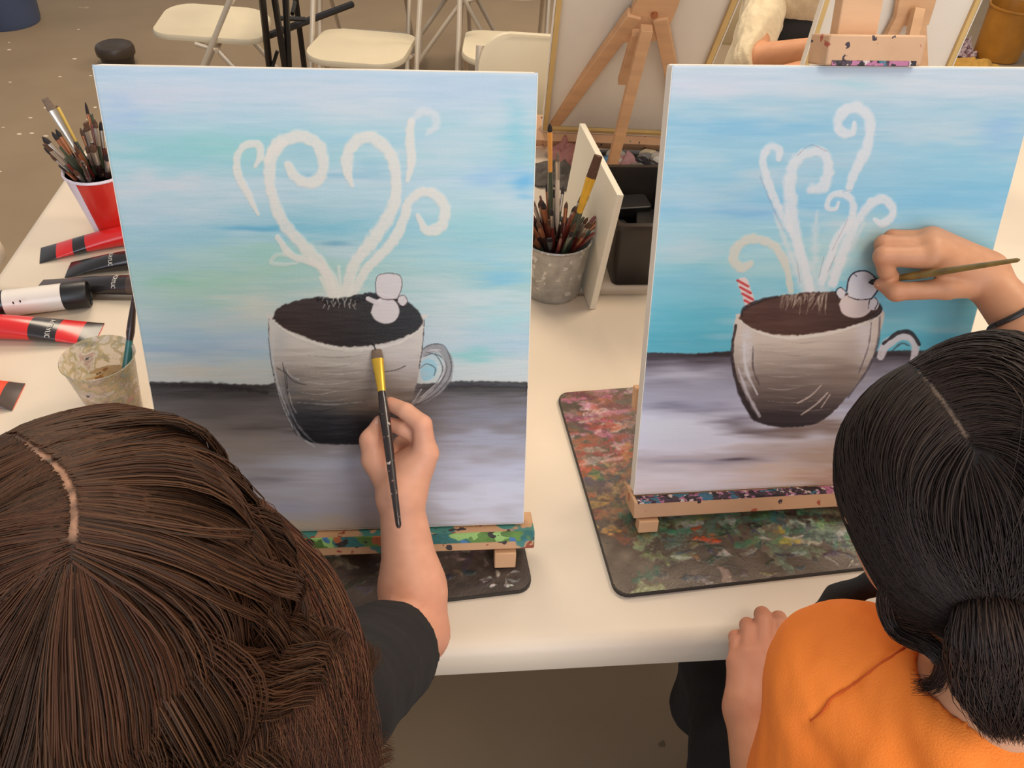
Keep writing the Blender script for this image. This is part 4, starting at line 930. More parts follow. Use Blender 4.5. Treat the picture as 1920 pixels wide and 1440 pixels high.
# red plastic cup
cc = pz(200, 432, TZ); cc = np.array([cc[0] + .016, cc[1] + .004, TZ])
rc = thing('plastic_cup', 'tall red and white plastic cup packed with brushes, by the left canvas edge', 'cup', cc)
V, F = lathe([(.001, .004), (.034, .0005), (.036, .003), (.037, .012), (.0535, .118), (.054, .121)], 48, cc); V2, F2 = lathe([(.054, .121), (.0562, .1215), (.057, .1235), (.056, .126), (.054, .1262), (.0525, .124), (.0365, .012), (.001, .010)], 48, cc)
ang = np.array([math.atan2(V[f[0]][1] - cc[1], V[f[0]][0] - cc[0]) for f in F])
mi = [1 if (-3.0 < a < -1.86) else 0 for a in ang]
mb = MB(); mb.V = [V]; mb.F = list(F); mb.I = mi; mb.n = len(V); mb.build('cup_body', [MT['redplastic'], MT['whiteplastic']], rc, smooth=True)
MB().add((V2, F2)).build('rolled_rim', MT['whiteplastic'], rc, smooth=True)
fill(cc, .046, TZ + .012, TZ + .124, 36, .155, .195, 'brushes in the red plastic cup', 'the red cup', .0036, .8, 9)
for (u, v, D, mh, mf, mb_, kd, r, lb, fe, ha) in [(84, 184, 1.36, MT['h_white'], MT['silver'], MT['bristle_taupe'], 'flat', .0045, 'worn splayed brush leaning far left out of the red cup', .3, .1), (106, 197, 1.38, MT['h_green'], MT['h_yellow'], MT['bristle_taupe'], 'round', .0028, 'brush with yellow end leaning left out of the red cup', .3, .02), (160, 192, 1.38, MT['h_dark'], MT['copper'], MT['bristle_dark'], 'round', .0024, 'thin pointed brush standing tallest at the centre of the red cup', .2, .1), (82, 277, 1.38, MT['h_green'], MT['gold'], MT['bristle_dark'], 'round', .0024, 'thin brush sticking out lowest to the left of the red cup', .2, .1), (188, 228, 1.42, MT['h_white'], MT['silver'], MT['bristle_dark'], 'round', .003, 'pale brush at the right side of the red cup beside the canvas', .2, .1), (170, 212, 1.40, MT['h_green'], MT['h_green'], MT['h_green'], 'round', .0034, 'dark green handle standing up in the red cup', .2, .02)]:
    tp = pd(u, v, D); gp = cc + np.array([(tp[0] - cc[0]) * -.15, (tp[1] - cc[1]) * -.1, .035]); brush(None, tp, gp - tp, np.linalg.norm(gp - tp), r, mh, mf, mb_, kd, lb, 'brushes in the red plastic cup', side=tp - CAM, fer=fe, hair=ha)


# ================================================================== white board and crates
b0 = pz(1117, 580, TZ); topn = py(1170, 366, b0[1] + .004); fdir = nrm(np.array([*(pz(1075, 470, TZ) - b0)[:2], 0]))
tf = None
for k in np.linspace(.1, .6, 51):
    q = topn + fdir * k; X_, Y_ = pj(q)
    if Y_ < 233: break
ln = k
for ang in np.linspace(math.radians(85), math.radians(120), 71):   # heading so that the top edge ends at the seen corner
    fdir = np.array([math.cos(ang), math.sin(ang), 0])
    best = min((abs(pj(topn + fdir * k)[0] - 1097) + abs(pj(topn + fdir * k)[1] - 233), k, ang) for k in np.linspace(.1, .6, 26)); tf = min(tf or best, best)
_, ln, ang = tf; fdir = np.array([math.cos(ang), math.sin(ang), 0])
upv = topn - b0; hb = np.linalg.norm(upv); upv = upv / hb; nb = nrm(np.cross(upv, fdir))
if nb[0] < 0: nb = -nb
bo = thing('canvas_panel', 'cream white blank panel standing on edge between bucket and black crate', 'panel', b0)
mb = MB(); V = [b0 + fdir * a * ln + upv * b * hb + nb * c * .011 for a in (0, 1) for b in (0, 1) for c in (-1, 0)]
mb.add((np.array(V), [(0, 1, 3, 2), (4, 6, 7, 5), (0, 4, 5, 1), (2, 3, 7, 6), (0, 2, 6, 4), (1, 5, 7, 3)])); mb.build('panel_face', MT['board'], bo, bevel=.001)


def crate(o, w, d, h, label, angle):
    """open bin, o front-left corner on what carries it"""
    x = np.array([math.cos(angle), math.sin(angle), 0]); y = np.array([-x[1], x[0], 0]); T = (np.asarray(o, float), np.array([x, y, tZ]))
    t = thing('storage_bin', label, 'bin', o, 'black plastic bins')
    def ring(w0, d0, z, r=.012): return [(w / 2 + px_, d / 2 + py_, z) for px_, py_ in rrect(w0, d0, r, 4)]
    rs = [ring(w * .84, d * .84, 0), ring(w * .985, d * .985, h - .008), ring(w + .012, d + .012, h - .008, .016), ring(w + .012, d + .012, h, .016), ring(w * .985 - .006, d * .985 - .006, h, .01), ring(w * .84 - .008, d * .84 - .008, .004, .01)]
    n = len(rs[0]); V = sum(rs, []); F = [tuple(range(n))[::-1], tuple(range(5 * n, 6 * n))[::1]]
    for i in range(5):
        for k in range(n): F.append((i * n + k, i * n + (k + 1) % n, (i + 1) * n + (k + 1) % n, (i + 1) * n + k))
    MB().add((np.array(V), F), 0, T).build('bin_shell', MT['greyblack'], t, smooth=True)
    return t, T


co = pz(1128, 549, TZ); co = np.array([co[0] + .012, co[1] + .008, TZ + .0005])
ct, CT = crate(co, .125, .21, .135, 'black plastic bin standing between the two paintings on the tables', TY)
# dark things inside the bin
mb = MB(); rg = np.random.default_rng(5)
for k, (x, y, z, sx, sy, rz) in enumerate([(.035, .08, .05, .045, .09, .3), (.085, .10, .06, .05, .1, -.2), (.06, .16, .07, .07, .05, .1)]):
    o = (CT[0] + np.array([x, y, z]) @ CT[1], rotz(rz + TY)); t = tag(MB().add(prism(rrect(sx, sy, .008), 0, .02), 0, o).build('paint_palette', MT['blackplastic'], bevel=.002), ['black plastic palette lying lowest inside the open black bin', 'black plastic palette lying at the right inside the open black bin', 'black plastic palette lying at the back inside the open black bin'][k], 'palette', 'palettes inside the black bin')
# palette paper tray behind with paint blobs
po = pz(1196, 330, TZ); pl = thing('paint_palette', 'paint crusted palette with blue, black and white blobs under the rear easel', 'palette', po)
px0 = np.array([po[0] + .03, po[1] + .05, TZ]); PT = (px0, TAB[1])
MB().add(prism(rrect(.30, .13, .02), .001, .010), 0, PT).build('palette_tray', MT['blackplastic'], pl, bevel=.002)
rg = np.random.default_rng(8)
cols = {'blue paint': ((96, 150, 190), 1), 'black paint': ((40, 38, 42), 3), 'white paint': ((206, 200, 186), 4), 'grey paint': ((130, 126, 120), 3), 'cream paint': ((214, 196, 160), 2)}
mi = 0
for nm, (c_, n_) in cols.items():
    mm = mat(nm.replace(' ', '_'), c_, .35, .15, 60)
    for j in range(n_):
        x, y = (-.085, 0) if nm == 'blue paint' else (rg.uniform(-.12, .12), rg.uniform(-.05, .05)); r = rg.uniform(.013, .026) if nm != 'blue paint' else .028
        V, F = lathe([(r, .0), (r * .9, .008), (r * .5, .014), (0, .015)], 14, (x, y, .0102 + mi * .0003), 1, rg.uniform(.5, .8)); V[:, 0] += .006 * np.sin(V[:, 1] * 400 + mi); mi += 1
        MB().add((V, F), 0, PT).build('paint_blob', mm, pl, smooth=True)
# pink and grey cloths
def rag(center, sx, sy, hgt, m, label, seed, name='paint_rag', rot=0):
    n = 34; gx, gy = np.meshgrid(np.linspace(-1, 1, n), np.linspace(-1, 1, n)); X_, Y_ = gx.ravel(), gy.ravel()
    rr = np.sqrt(X_ ** 2 + Y_ ** 2) ; z = hgt * (.35 + 1.3 * np.abs(fbm(X_ * 2.2 + 5, Y_ * 2.2, seed) - .42) * 2) * np.clip(1.25 - rr, 0, 1) + .0015
    wv = 1 + .12 * np.sin(np.arctan2(Y_, X_) * 5 + seed); P = np.stack([X_ * sx * wv, Y_ * sy * wv, z], 1); P = P @ rotz(rot) + center
    i = (np.arange(n - 1)[:, None] * n + np.arange(n - 1)[None]).ravel(); Q = np.stack([i, i + 1, i + n + 1, i + n], 1); Q = Q[(rr[Q] < 1.15).all(1)]
    used = np.unique(Q); mp = -np.ones(len(P), int); mp[used] = np.arange(len(used))
    o = mesh_np(name, P[used], mp[Q], m); s_ = o.modifiers.new('thick', 'SOLIDIFY'); s_.thickness = .0015; s_.offset = 1; return tag(o, label, 'rag', 'rags on the rear table')
rag(pz(1172, 322, TZ) + [0, .0, .0], .045, .035, .03, mat('pink_rag', (186, 140, 140), .9, .15, 30), 'dusty pink rag lying between the panel and the paint palette', 3)
rag(pz(1072, 300, TZ) + [0, 0, 0], .05, .05, .05, mat('rose_rag', (176, 120, 112), .9, .15, 30), 'rose coloured crumpled rag lying behind the bucket of brushes', 5)
rag(pz(1040, 330, TZ) + [0, 0, 0], .05, .06, .03, mat('grey_rag', (92, 84, 76), .9, .15, 30), 'dark grey rag lying behind the bucket, nearest to the left canvas', 7)
yb = pz(1238, 356, TZ); rag(yb, .03, .03, .03, mat('black_rag', (42, 40, 38), .9, .2, 30), 'black rag lying beside the left edge of the right painting', 9)


# ================================================================== paint tubes on the left
def paint_tube(capend, crimp, r, mats, label, bands, text=None, flip=False, tsize=None, capmat=None, cap_r=.75):
    """tube lying on the table from cap to crimp; bands [(t0, t1, material index)]"""
    a = np.asarray(capend, float); b = np.asarray(crimp, float); d = nrm(b - a); L = np.linalg.norm(b - a)
    t = thing('paint_tube', label, 'paint tube', (a + b) / 2, 'paint tubes on the front table')
    s = np.cross(tZ, d); n = 28; cl = r * 1.2; rows = []; ts = np.linspace(0, 1, 26)
    V = []; F = []; mi = []
    for q in ts:
        wz = r * (1 - q ** 1.8) + .0011 * q ** 1.8; wx = r * (1 + .45 * q ** 1.5); sh = 1 if q > .05 else .55 + q * 9
        for k in range(n):
            an = 2 * math.pi * k / n; V.append(a + d * (cl + q * (L - cl)) + s * wx * sh * math.cos(an) + tZ * (wz * sh * math.sin(an) + (r * (1 - q ** 1.8) + .0011 * q ** 1.8)))
    for i in range(len(ts) - 1):
        for k in range(n):
            F.append((i * n + k, i * n + (k + 1) % n, (i + 1) * n + (k + 1) % n, (i + 1) * n + k)); tm = (ts[i] + ts[i + 1]) / 2
            m_ = 0
            for t0, t1, mm in bands:
                if t0 <= tm < t1: m_ = mm
            mi.append(m_)
    F.append(tuple(range(n))[::-1]); F.append(tuple(range((len(ts) - 1) * n, len(ts) * n))); mi += [0, 0]
    mb = MB(); mb.V = [np.array(V)]; mb.F = F; mb.I = mi; mb.n = len(V); mb.build('tube_body', mats, t, smooth=True)
    V, F = lathe([(r * cap_r * .96, 0), (r * cap_r, .002), (r * cap_r, cl * .9), (r * cap_r * .6, cl), (r * .45, cl + .003)], 24)
    MB().add((V, F), 0, (a + tZ * r, np.array([s, np.cross(d, s), d]))).build('cap', capmat or MT['tube_black'], t, smooth=True)
    if text:
        for (tx, tt, sz, sgn, lat) in text:
            cu = bpy.data.curves.new('lettering', 'FONT'); cu.body = tx; cu.size = sz; cu.extrude = .0002; cu.align_x = 'CENTER'; cu.align_y = 'CENTER'
            tmp = bpy.data.objects.new('tmp', cu); C.objects.link(tmp); dg = bpy.context.evaluated_depsgraph_get(); me = bpy.data.meshes.new_from_object(tmp.evaluated_get(dg)); bpy.data.objects.remove(tmp)
            Vt = np.array([v_.co[:] for v_ in me.vertices]); Ft = [tuple(p.vertices) for p in me.polygons]
            if len(Vt):
                q = tt; wz = r * (1 - q ** 1.8) + .0011 * q ** 1.8; zz = 2 * wz
                # letters run across the tube, wrapped over it
                xx = Vt[:, 0] + lat; wx = r * (1 + .45 * q ** 1.5); an = np.clip(xx / (r * 1.25), -1.35, 1.35)
                P = (a + d * (cl + q * (L - cl)))[None] - s[None] * (wx * 1.004 * np.sin(an) * sgn)[:, None] + d[None] * (Vt[:, 1] * sgn)[:, None] + tZ[None] * (wz * (1 + np.cos(an)) + .0003 + Vt[:, 2])[:, None]
                mb = MB(); mb.add((P, Ft)); mb.build('lettering', MT['letter'], t)
            bpy.data.meshes.remove(me)
    return t


def tp_(u, v, z=TZ): return pz(u, v, z)
R_, K_, B_, Wt = MT['tube_red'], MT['tube_black'], MT['tube_brown'], MT['tube_white']
paint_tube(tp_(300, 448, TZ) + [0, 0, 0], tp_(76, 480), .0185, [R_, K_], 'red paint tube with a black label band below the red cup', [(.55, .70, 1), (.86, 1.1, 1)])
paint_tube(tp_(310, 498), tp_(128, 507), .0172, [K_, Wt], 'black paint tube with white lettering, second closest to the red cup', [(.0, .25, 1)], [('ACRYLIC', .45, .0098, -1, .008)])
paint_tube(tp_(315, 552), tp_(70, 541), .0172, [B_, K_], 'long dark brown paint tube touching the left canvas edge', [(.2, .62, 1)], [('ACRYLIC', .30, .0095, -1, .008)])
paint_tube(tp_(-90, 630), tp_(186, 628), .0200, [R_, K_], 'red paint tube lying nearest the clear cup, black crimped end right', [(.53, .73, 1), (.88, 1.1, 1)], [('ACRYLIC', .66, .0115, 1, .009)])
paint_tube(tp_(-120, 752), tp_(36, 745), .020, [MT['tube_orange'], B_], 'orange red paint tube end poking in at the lower left edge', [(.82, 1.1, 1)])
# white bottle with a big black cap
a = tp_(174, 570); b = tp_(-40, 596); d = nrm(np.array([*(a - b)[:2], 0])); L = np.linalg.norm((a - b)[:2]); s = np.cross(tZ, d)
bt = thing('paint_bottle', 'white paint bottle with a big round black cap lying between the tubes', 'bottle', (a + b) / 2)
r = .0215; TB = (np.array([b[0], b[1], TZ + r]), np.array([s, np.cross(d, s), d]))
z1 = L * .78
MB().add(lathe([(.001, 0), (r * .9, .001), (r, .004), (r, L * .28)], 36), 0, TB).build('dark_base', K_, bt, smooth=True)
MB().add(lathe([(r, L * .28), (r * 1.005, L * .285), (r * 1.005, z1)], 36), 0, TB).build('bottle_body', Wt, bt, smooth=True)
MB().add(lathe([(r * .9, z1), (r * 1.03, z1 + .001), (r * 1.03, L - .003), (r * .98, L), (r * .90, L + .0005), (r * .88, L - .002), (.001, L - .002)], 36), 0, TB).build('cap', MT['blackplastic'], bt, smooth=True)
for k, (u_, v_) in enumerate(((24, 566), (37, 563))):
    q = pz(u_, v_, TZ + r * 1.9); V, F = lathe([(.0012, -.0035), (.0012, .0), (0, .0004)], 8, q); MB().add((V, F)).build('paint_speck', MT['tube_black'], bt)

# clear water cup
wc = pz(212, 792, TZ); wc = np.array([wc[0] - .003, wc[1] + .025, TZ])
m, N, L_, B = new_mat('stained_clear_plastic'); B.inputs['Roughness'].default_value = .12; B.inputs['Transmission Weight'].default_value = .78; B.inputs['IOR'].default_value = 1.12
tc = N.new('ShaderNodeTexCoord'); n1 = N.new('ShaderNodeTexNoise'); n1.inputs['Scale'].default_value = 62; n1.inputs['Detail'].default_value = 4; L_.new(tc.outputs['Object'], n1.inputs['Vector'])
r1 = ramp(N, [(.40, (.80, .74, .66)), (.47, (.66, .54, .30)), (.50, (.50, .50, .38)), (.54, (.80, .74, .66)), (.62, (.78, .72, .64)), (.655, (.62, .40, .36)), (.69, (.74, .68, .6)), (.715, (.10, .08, .07))]); L_.new(n1.outputs[0], r1.inputs[0]); L_.new(r1.outputs[0], B.inputs['Base Color'])
r2 = ramp(N, [(.40, (.8, .8, .8)), (.48, (.45, .45, .45)), (.54, (.75, .75, .75)), (.66, (.4, .4, .4)), (.715, (.02, .02, .02))]); L_.new(n1.outputs[0], r2.inputs[0]); L_.new(r2.outputs[0], B.inputs['Transmission Weight'])
wcup = thing('water_cup', 'clear plastic cup crusted with paint inside, beside the red tube', 'cup', wc)
RT_, HT = .0475, .100
MB().add(lathe([(.001, .001), (.032, .0), (.0335, .003), (.0345, .012), (RT_ - .0015, HT - .004), (RT_, HT - .002), (RT_ + .0012, HT), (RT_, HT + .001), (RT_ - .0025, HT - .002), (.0330, .012), (.001, .008)], 48, wc)).build('cup_wall', m, wcup, smooth=True)
zz = .052; wm = mat('murky_paint_water', (196, 160, 112), .12, .25, 30, spots=[((150, 96, 40), 26, .56), ((70, 50, 40), 60, .66), ((190, 120, 110), 44, .64), ((214, 200, 170), 30, .62)], coat=.5)
MB().add(lathe([(.001, .010), (.0318, .0125), (.0325 + (RT_ - .0335) * (zz / HT), zz), (.001, zz + .0005)], 40, wc)).build('paint_water', wm, wcup, smooth=True)
tp = pd(216, 706, 1.06); tp = wc + [.026, .0, .056]; he = pd(252, 552, 1.10)
brush(None, tp, he - tp, np.linalg.norm(he - tp), .0042, MT['h_dark'], MT['h_teal'], MT['bristle_dark'], 'flat', 'flat brush with teal ferrule standing in the clear water cup', None, side=tp - CAM, fer=.42, hair=.06)


# ================================================================== folding chairs
def folding_chair():
    """chair facing -y at the origin"""
    t = thing('folding_chair', '', 'chair', (0, 0, 0))
    n = 18; V = []; F = []
    P = rrect(.375, .42, .10, 6); m = len(P)
    for zt, sc in ((.435, .94), (.432, 1.0), (.442, 1.005), (.452, .985)):
        V += [(x * sc, y * sc - .02, zt - .022 * (1 if y > 0 else 0) * (y / .2) + .006 * ((x / .2) ** 2)) for x, y in P]
    F = [tuple(range(m))[::-1]] + [(i * m + k, i * m + (k + 1) % m, (i + 1) * m + (k + 1) % m, (i + 1) * m + k) for i in range(3) for k in range(m)]
    V.append((0, -.02, .436)); F += [(3 * m + k, 3 * m + (k + 1) % m, 4 * m) for k in range(m)]
    MB().add((np.array(V), F)).build('seat', MT['wplastic'], t, smooth=True)
    V = []; F = []; P = rrect(.41, .20, .075, 7, 0, .775); m = len(P)
    for off_, sc in ((-.010, .93), (-.010, 1.0), (.004, 1.01), (.008, .985), (.002, .90), (.001, .2)):
        V += [(x * sc, .205 + off_ - .045 * (x / .21) ** 2 + (y - .775) * .18, .775 + (y - .775) * sc) for x, y in P]
    F = [tuple(range(m))[::-1], tuple(range(5 * m, 6 * m))] + [(i * m + k, i * m + (k + 1) % m, (i + 1) * m + (k + 1) % m, (i + 1) * m + k) for i in range(5) for k in range(m)]
    MB().add((np.array(V), F)).build('backrest', MT['wplastic'], t, smooth=True)
    for s in (-1, 1):
        MB().add(tube([(s * .208, -.22, .010), (s * .208, -.19, .10), (s * .208, .17, .70), (s * .205, .20, .84)], .0105, 10)).build('front_leg', MT['wmetal'], t, smooth=True)
        MB().add(tube([(s * .182, .27, .010), (s * .182, .24, .10), (s * .182, .02, .40), (s * .182, -.06, .425)], .0105, 10)).build('rear_leg', MT['wmetal'], t, smooth=True)
        MB().add(tube([(s * .208, -.22, 0), (s * .208, -.219, .02)], .014, 10)).build('rubber_foot', MT['blackplastic'], t, smooth=True)
        MB().add(tube([(s * .182, .27, 0), (s * .182, .269, .02)], .014, 10)).build('rubber_foot', MT['blackplastic'], t, smooth=True)
    MB().add(tube([(-.182, .215, .14), (.182, .215, .14)], .008, 8)).build('cross_bar', MT['wmetal'], t, smooth=True)
    MB().add(tube([(-.208, .02, .405), (.208, .02, .405)], .007, 8)).build('cross_bar', MT['wmetal'], t, smooth=True)
    return t


ch0 = folding_chair(); first = [True]
def put_chair(x, y, rz, label):
    Mx = Matrix.Translation((x, y, 0)) @ Matrix.Rotation(rz, 4, 'Z')
    if first[0]: ch0.matrix_world = Mx; ch0['label'] = label; ch0['group'] = 'white folding chairs'; first[0] = False; return ch0
    return copy_thing(ch0, Mx, label, 'white folding chairs')


q = pz(410, 44, .44); put_chair(q[0], q[1], math.radians(-82), 'white folding chair turned sideways, furthest left behind the left painting')
q = pz(684, 80, .44); put_chair(q[0], q[1] - .02, math.radians(-2), 'white folding chair facing us, beside the black metal stand')
q = pz(948, 84, .44); put_chair(q[0] + .02, q[1], math.radians(2), 'white folding chair facing us, half hidden by the nearer chair back')
q = pz(800, 78, .3); put_chair(q[0] + .13, q[1] + .42, math.radians(96), 'white folding chair turned edge on, furthest back between two facing ones')
q = pz(682, -34, .44); put_chair(q[0], q[1] + .02, math.radians(1), 'white folding chair in the second row, cropped by the top edge behind the black stand')
q = pz(940, -30, .44); put_chair(q[0] + .02, q[1] + .02, math.radians(1), 'white folding chair in the second row, cropped by the top edge near the rear canvas')
q = pz(985, 74, .86); put_chair(pz(1052, 78, .86)[0], q[1] - .205, 0, 'white folding chair tucked at the rear table, touching the rear canvas')

# black metal stand
bs = thing('metal_stand', 'black metal folding stand with crossed bars between the white chairs', 'stand', (*pz(545, 130, .2)[:2], 0))
def sb(p, q_, r=.011): MB().add(tube([p, q_], r, 8)).build('bar', MT['blackmetal'], bs, smooth=True)
for (u0, v0, u1, v1, y0, y1, ext) in [(490, -20, 508, 150, 3.0, 3.15, 0), (512, -20, 538, 150, 3.05, 3.1, 0), (535, -20, 543, 150, 3.1, 3.1, 0), (552, -20, 567, 98, 3.6, 3.65, 0)]:
    p = py(u0, v0, y0); q_ = py(u1, v1, y1); d = nrm(p - q_); top = q_ + d * (1.5); s_ = q_ + d * (-(q_[2]) / d[2]) if q_[2] > 0 else q_
    sb(s_ + [0, 0, .012], top, .013)
sb(py(505, 66, 3.1), py(660, 8, 3.5), .014); sb(py(520, 34, 3.15), py(572, 36, 3.2), .009); sb(py(548, 26, 3.2), py(553, 4, 3.3), .008); sb(py(510, 128, 3.12), py(520, 96, 3.12), .007)

# blue bin top-left
q = pz(8, 30, 0.0); bb = thing('waste_bin', 'dark blue round bin on the concrete floor at the top left corner', 'bin', (q[0] - .12, q[1], 0))
q = pz(-10, 60, 0); bcn = (q[0] - .02, q[1] + .16, 0)
MB().add(lathe([(.001, .002), (.165, 0), (.172, .02), (.205, .52), (.215, .53), (.215, .55), (.203, .55), (.165, .03), (.001, .02)], 40, bcn)).build('bin_shell', MT['bluebin'], bb, smooth=True)
# dark tub with rounded lid
q = pz(224, 122, .0); tb = thing('lidded_tub', 'dark brown round lidded tub on the floor above the left canvas corner', 'tub', (q[0], q[1], 0))
kc = (q[0], q[1], 0)
MB().add(lathe([(.001, .001), (.068, 0), (.072, .004), (.080, .055)], 32, kc)).build('tub_body', MT['greyblack'], tb, smooth=True)
MB().add(lathe([(.080, .053), (.088, .055), (.090, .062), (.090, .085), (.084, .098), (.070, .104), (.050, .101), (.030, .096), (.001, .095)], 36, kc)).build('lid', mat('brown_lid', (62, 50, 40), .35, .2, 12), tb, smooth=True)

# mustard bucket and cloths on the floor at the top right
q = pz(1862, 118, 0); mc = (q[0] + .05, q[1] + .10, 0)
mt_ = thing('floor_bucket', 'mustard brown plastic bucket on the floor at the top right', 'bucket', mc)
V, F = lathe([(.001, .002), (.115, 0), (.122, .006), (.140, .27), (.146, .273), (.146, .282), (.137, .282), (.118, .012), (.001, .008)], 40, mc); MB().add((V, F)).build('bucket_body', MT['mustard'], mt_, smooth=True)
q = pz(1815, 128, 0); rag(q + [.02, .0, 0], .15, .12, .05, mat('mustard_cloth', (196, 146, 62), .8, .1, 8), 'mustard yellow cloth on the floor in front of the mustard bucket', 13, 'cleaning_cloth')
q = pz(1806, 104, 0); rag(q, .055, .09, .10, MT['rag'], 'paint stained tissue crumpled on the floor beyond the right rear canvas', 15, 'paper_tissue')

# ================================================================== people
QF = 1.0   # surface fineness


def skin_mesh(name, prims, zones, parent, mat_, base, red_pts=(), scalp=None, coarse=.0075, cuts=(), rlx=1):
    lo = np.min([pbox(p, .012)[0] for p in prims], 0); hi = np.max([pbox(p, .012)[1] for p in prims], 0)
    G = [axis_grid(lo[i], hi[i], coarse, [(z_[i][0], z_[i][1], z_[3]) for z_ in zones]) for i in range(3)]
    V, Q = solid(prims, *G, cuts=cuts); V = relax(V, Q, rlx, .5)
    col = np.tile(np.asarray(base, float), (len(V), 1)) + ((fbm(V[:, 0] * 90, V[:, 1] * 90 + V[:, 2] * 70, 3) - .5) * 16)[:, None] * [1, .9, .8]
    for c, r, rgb, a in red_pts:
        w_ = a * np.exp(-(((V - np.asarray(c)) ** 2).sum(1)) / r ** 2); col = col * (1 - w_[:, None]) + np.asarray(rgb, float) * w_[:, None]
    if scalp: col = scalp(V, col)
    return mesh_np(name, V, Q, mat_, parent, True, lin(np.clip(col, 0, 255)))


def cloth_mesh(name, prims, mat_, parent, coarse=.007, zones=(), cuts=(), holes=(), wr=.0, seed=1, sc=26, rlx=2, cols=None, folds=()):
    lo = np.min([pbox(p, .02)[0] for p in prims], 0); hi = np.max([pbox(p, .02)[1] for p in prims], 0)
    G = [axis_grid(lo[i], hi[i], coarse, [(z_[i][0], z_[i][1], z_[3]) for z_ in zones]) for i in range(3)]
    V, Q = solid(prims, *G, cuts=cuts, holes=holes); V = relax(V, Q, rlx, .5)
    if wr or folds:
        g = sdf_grad(prims, V)
        n = (fbm(V[:, 0] * sc + V[:, 2] * sc * .7, V[:, 1] * sc - V[:, 2] * sc * .5, seed, 3) - .5)
        V = V + g * (n * 2 * wr)[:, None]
        for (a, b, r, dpt) in folds:       # a crease pressed in along a-b
            a = np.asarray(a, float); b = np.asarray(b, float); ba = b - a; t = np.clip(((V - a) @ ba) / (ba @ ba), 0, 1); d = np.linalg.norm(V - a - t[:, None] * ba, axis=1)
            V = V - g * (dpt * np.exp(-(d / r) ** 2))[:, None]
    return mesh_np(name, V, Q, mat_, parent, True, None)


def ballmesh(name, c, r, m, parent, n=14, sq=(1, 1, 1)):
    V, F = lathe([(r * math.sin(a), -r * math.cos(a)) for a in np.linspace(.02, math.pi - .02, 9)], n); return MB().add((V * sq + c, F)).build(name, m, parent, smooth=True)


def head_prims(HC, R, s=1.0):
    """HC cranium centre, R rows = right, forward, up"""
    g = lambda x, f, u: HC + (R[0] * x + R[1] * f + R[2] * u) * s
    P = [ell(HC, np.array([.074, .091, .086]) * s, .001, R), ell(g(0, .035, -.055), np.array([.056, .056, .062]) * s, .03, R), ell(g(0, .062, -.098), np.array([.026, .022, .020]) * s, .025, R),
         cap(g(0, .088, -.025), g(0, .104, -.052), .007 * s, .011 * s, .012), ell(g(.03, .078, -.05), np.array([.024, .016, .02]) * s, .02, R), ell(g(-.03, .078, -.05), np.array([.024, .016, .02]) * s, .02, R),
         cap(g(-.03, .084, -.004), g(.03, .084, -.004), .010 * s, .010 * s, .016), cap(g(-.014, .093, -.078), g(.014, .093, -.078), .006 * s, .006 * s, .01)]
    for sd in (-1, 1): P += [ell(g(sd * .072, -.004, -.03), np.array([.006, .018, .028]) * s, .008, R)]
    return P, g


def face_parts(g, R, t, s=1.0):
    for sd in (-1, 1):
        e = ballmesh('eye', g(sd * .031, .076, -.022), .0115 * s, MT['eye'], t); ballmesh('iris', g(sd * .031, .0845, -.023), .0052 * s, MT['iris'], e)
    V = [g(x, .098 + .004 * (1 - abs(x) / .022) , -.078 + (.004 * (1 - abs(x) / .022) if k else -.004 * (1 - abs(x) / .022))) for k in (0, 1) for x in (-.022, -.011, 0, .011, .022)]
    MB().add(tube([g(x, .0985 - abs(x) * .12, -.078) for x in (-.020, -.01, 0, .01, .020)], [.002, .0042, .0048, .0042, .002], 10)).build('lips', MT['lip'], t, smooth=True)


def finger(pts, rs, k=.0022):
    return [cap(pts[i], pts[i + 1], rs[i], rs[i + 1], k if i else .004) for i in range(len(pts) - 1)]


def headframe(pitch, yaw=0, rollh=0):
    cy, sy = math.cos(yaw), math.sin(yaw); f = np.array([-sy * math.cos(pitch), cy * math.cos(pitch), -math.sin(pitch)]); r = nrm(np.cross(f, [0, 0, 1])); u = np.cross(r, f)
    r, u = r * math.cos(rollh) + u * math.sin(rollh), u * math.cos(rollh) - r * math.sin(rollh); return np.array([r, f, u])


def ray_ell(u, v, HC, R, rad):
    o = (CAM - HC) @ R.T / rad; d = ray(u, v) @ R.T / rad; a = d @ d; b = 2 * o @ d; c = o @ o - 1; q = b * b - 4 * a * c
    t = (-b - math.sqrt(max(q, 0))) / (2 * a); return CAM + ray(u, v) * t


def seat_legs(pel, kneeL, kneeR, footL, footR, r=.062):
    P = [ell(pel + [0, 0, .01], (.15, .11, .09), .03)]
    for k, f, s in ((kneeL, footL, -1), (kneeR, footR, 1)):
        h = pel + [s * .08, .02, 0]; P += [cap(h, k, r * 1.15, r * .85, .04), cap(k, f, r * .82, r * .55, .02)]
    return P


def shoe(ankle, fwd, t):
    fwd = nrm(fwd); s = np.array([fwd[1], -fwd[0], 0]); a = np.array([ankle[0], ankle[1], 0.0]); R = np.array([s, fwd, tZ])
    pr = [ell(a + tZ * .045 + fwd * .01, (.038, .05, .045), .02, R), ell(a + tZ * .032 + fwd * .10, (.042, .075, .032), .03, R)]
    cloth_mesh('shoe', pr, MT['shoe'], t, .006, cuts=[((0, 0, .001), (0, 0, -1))])


SKL = vcol_mat('skin_left', .52, .06, 500, spec=.35, sss=.12); SKR = vcol_mat('skin_right', .52, .06, 500, spec=.35, sss=.12)

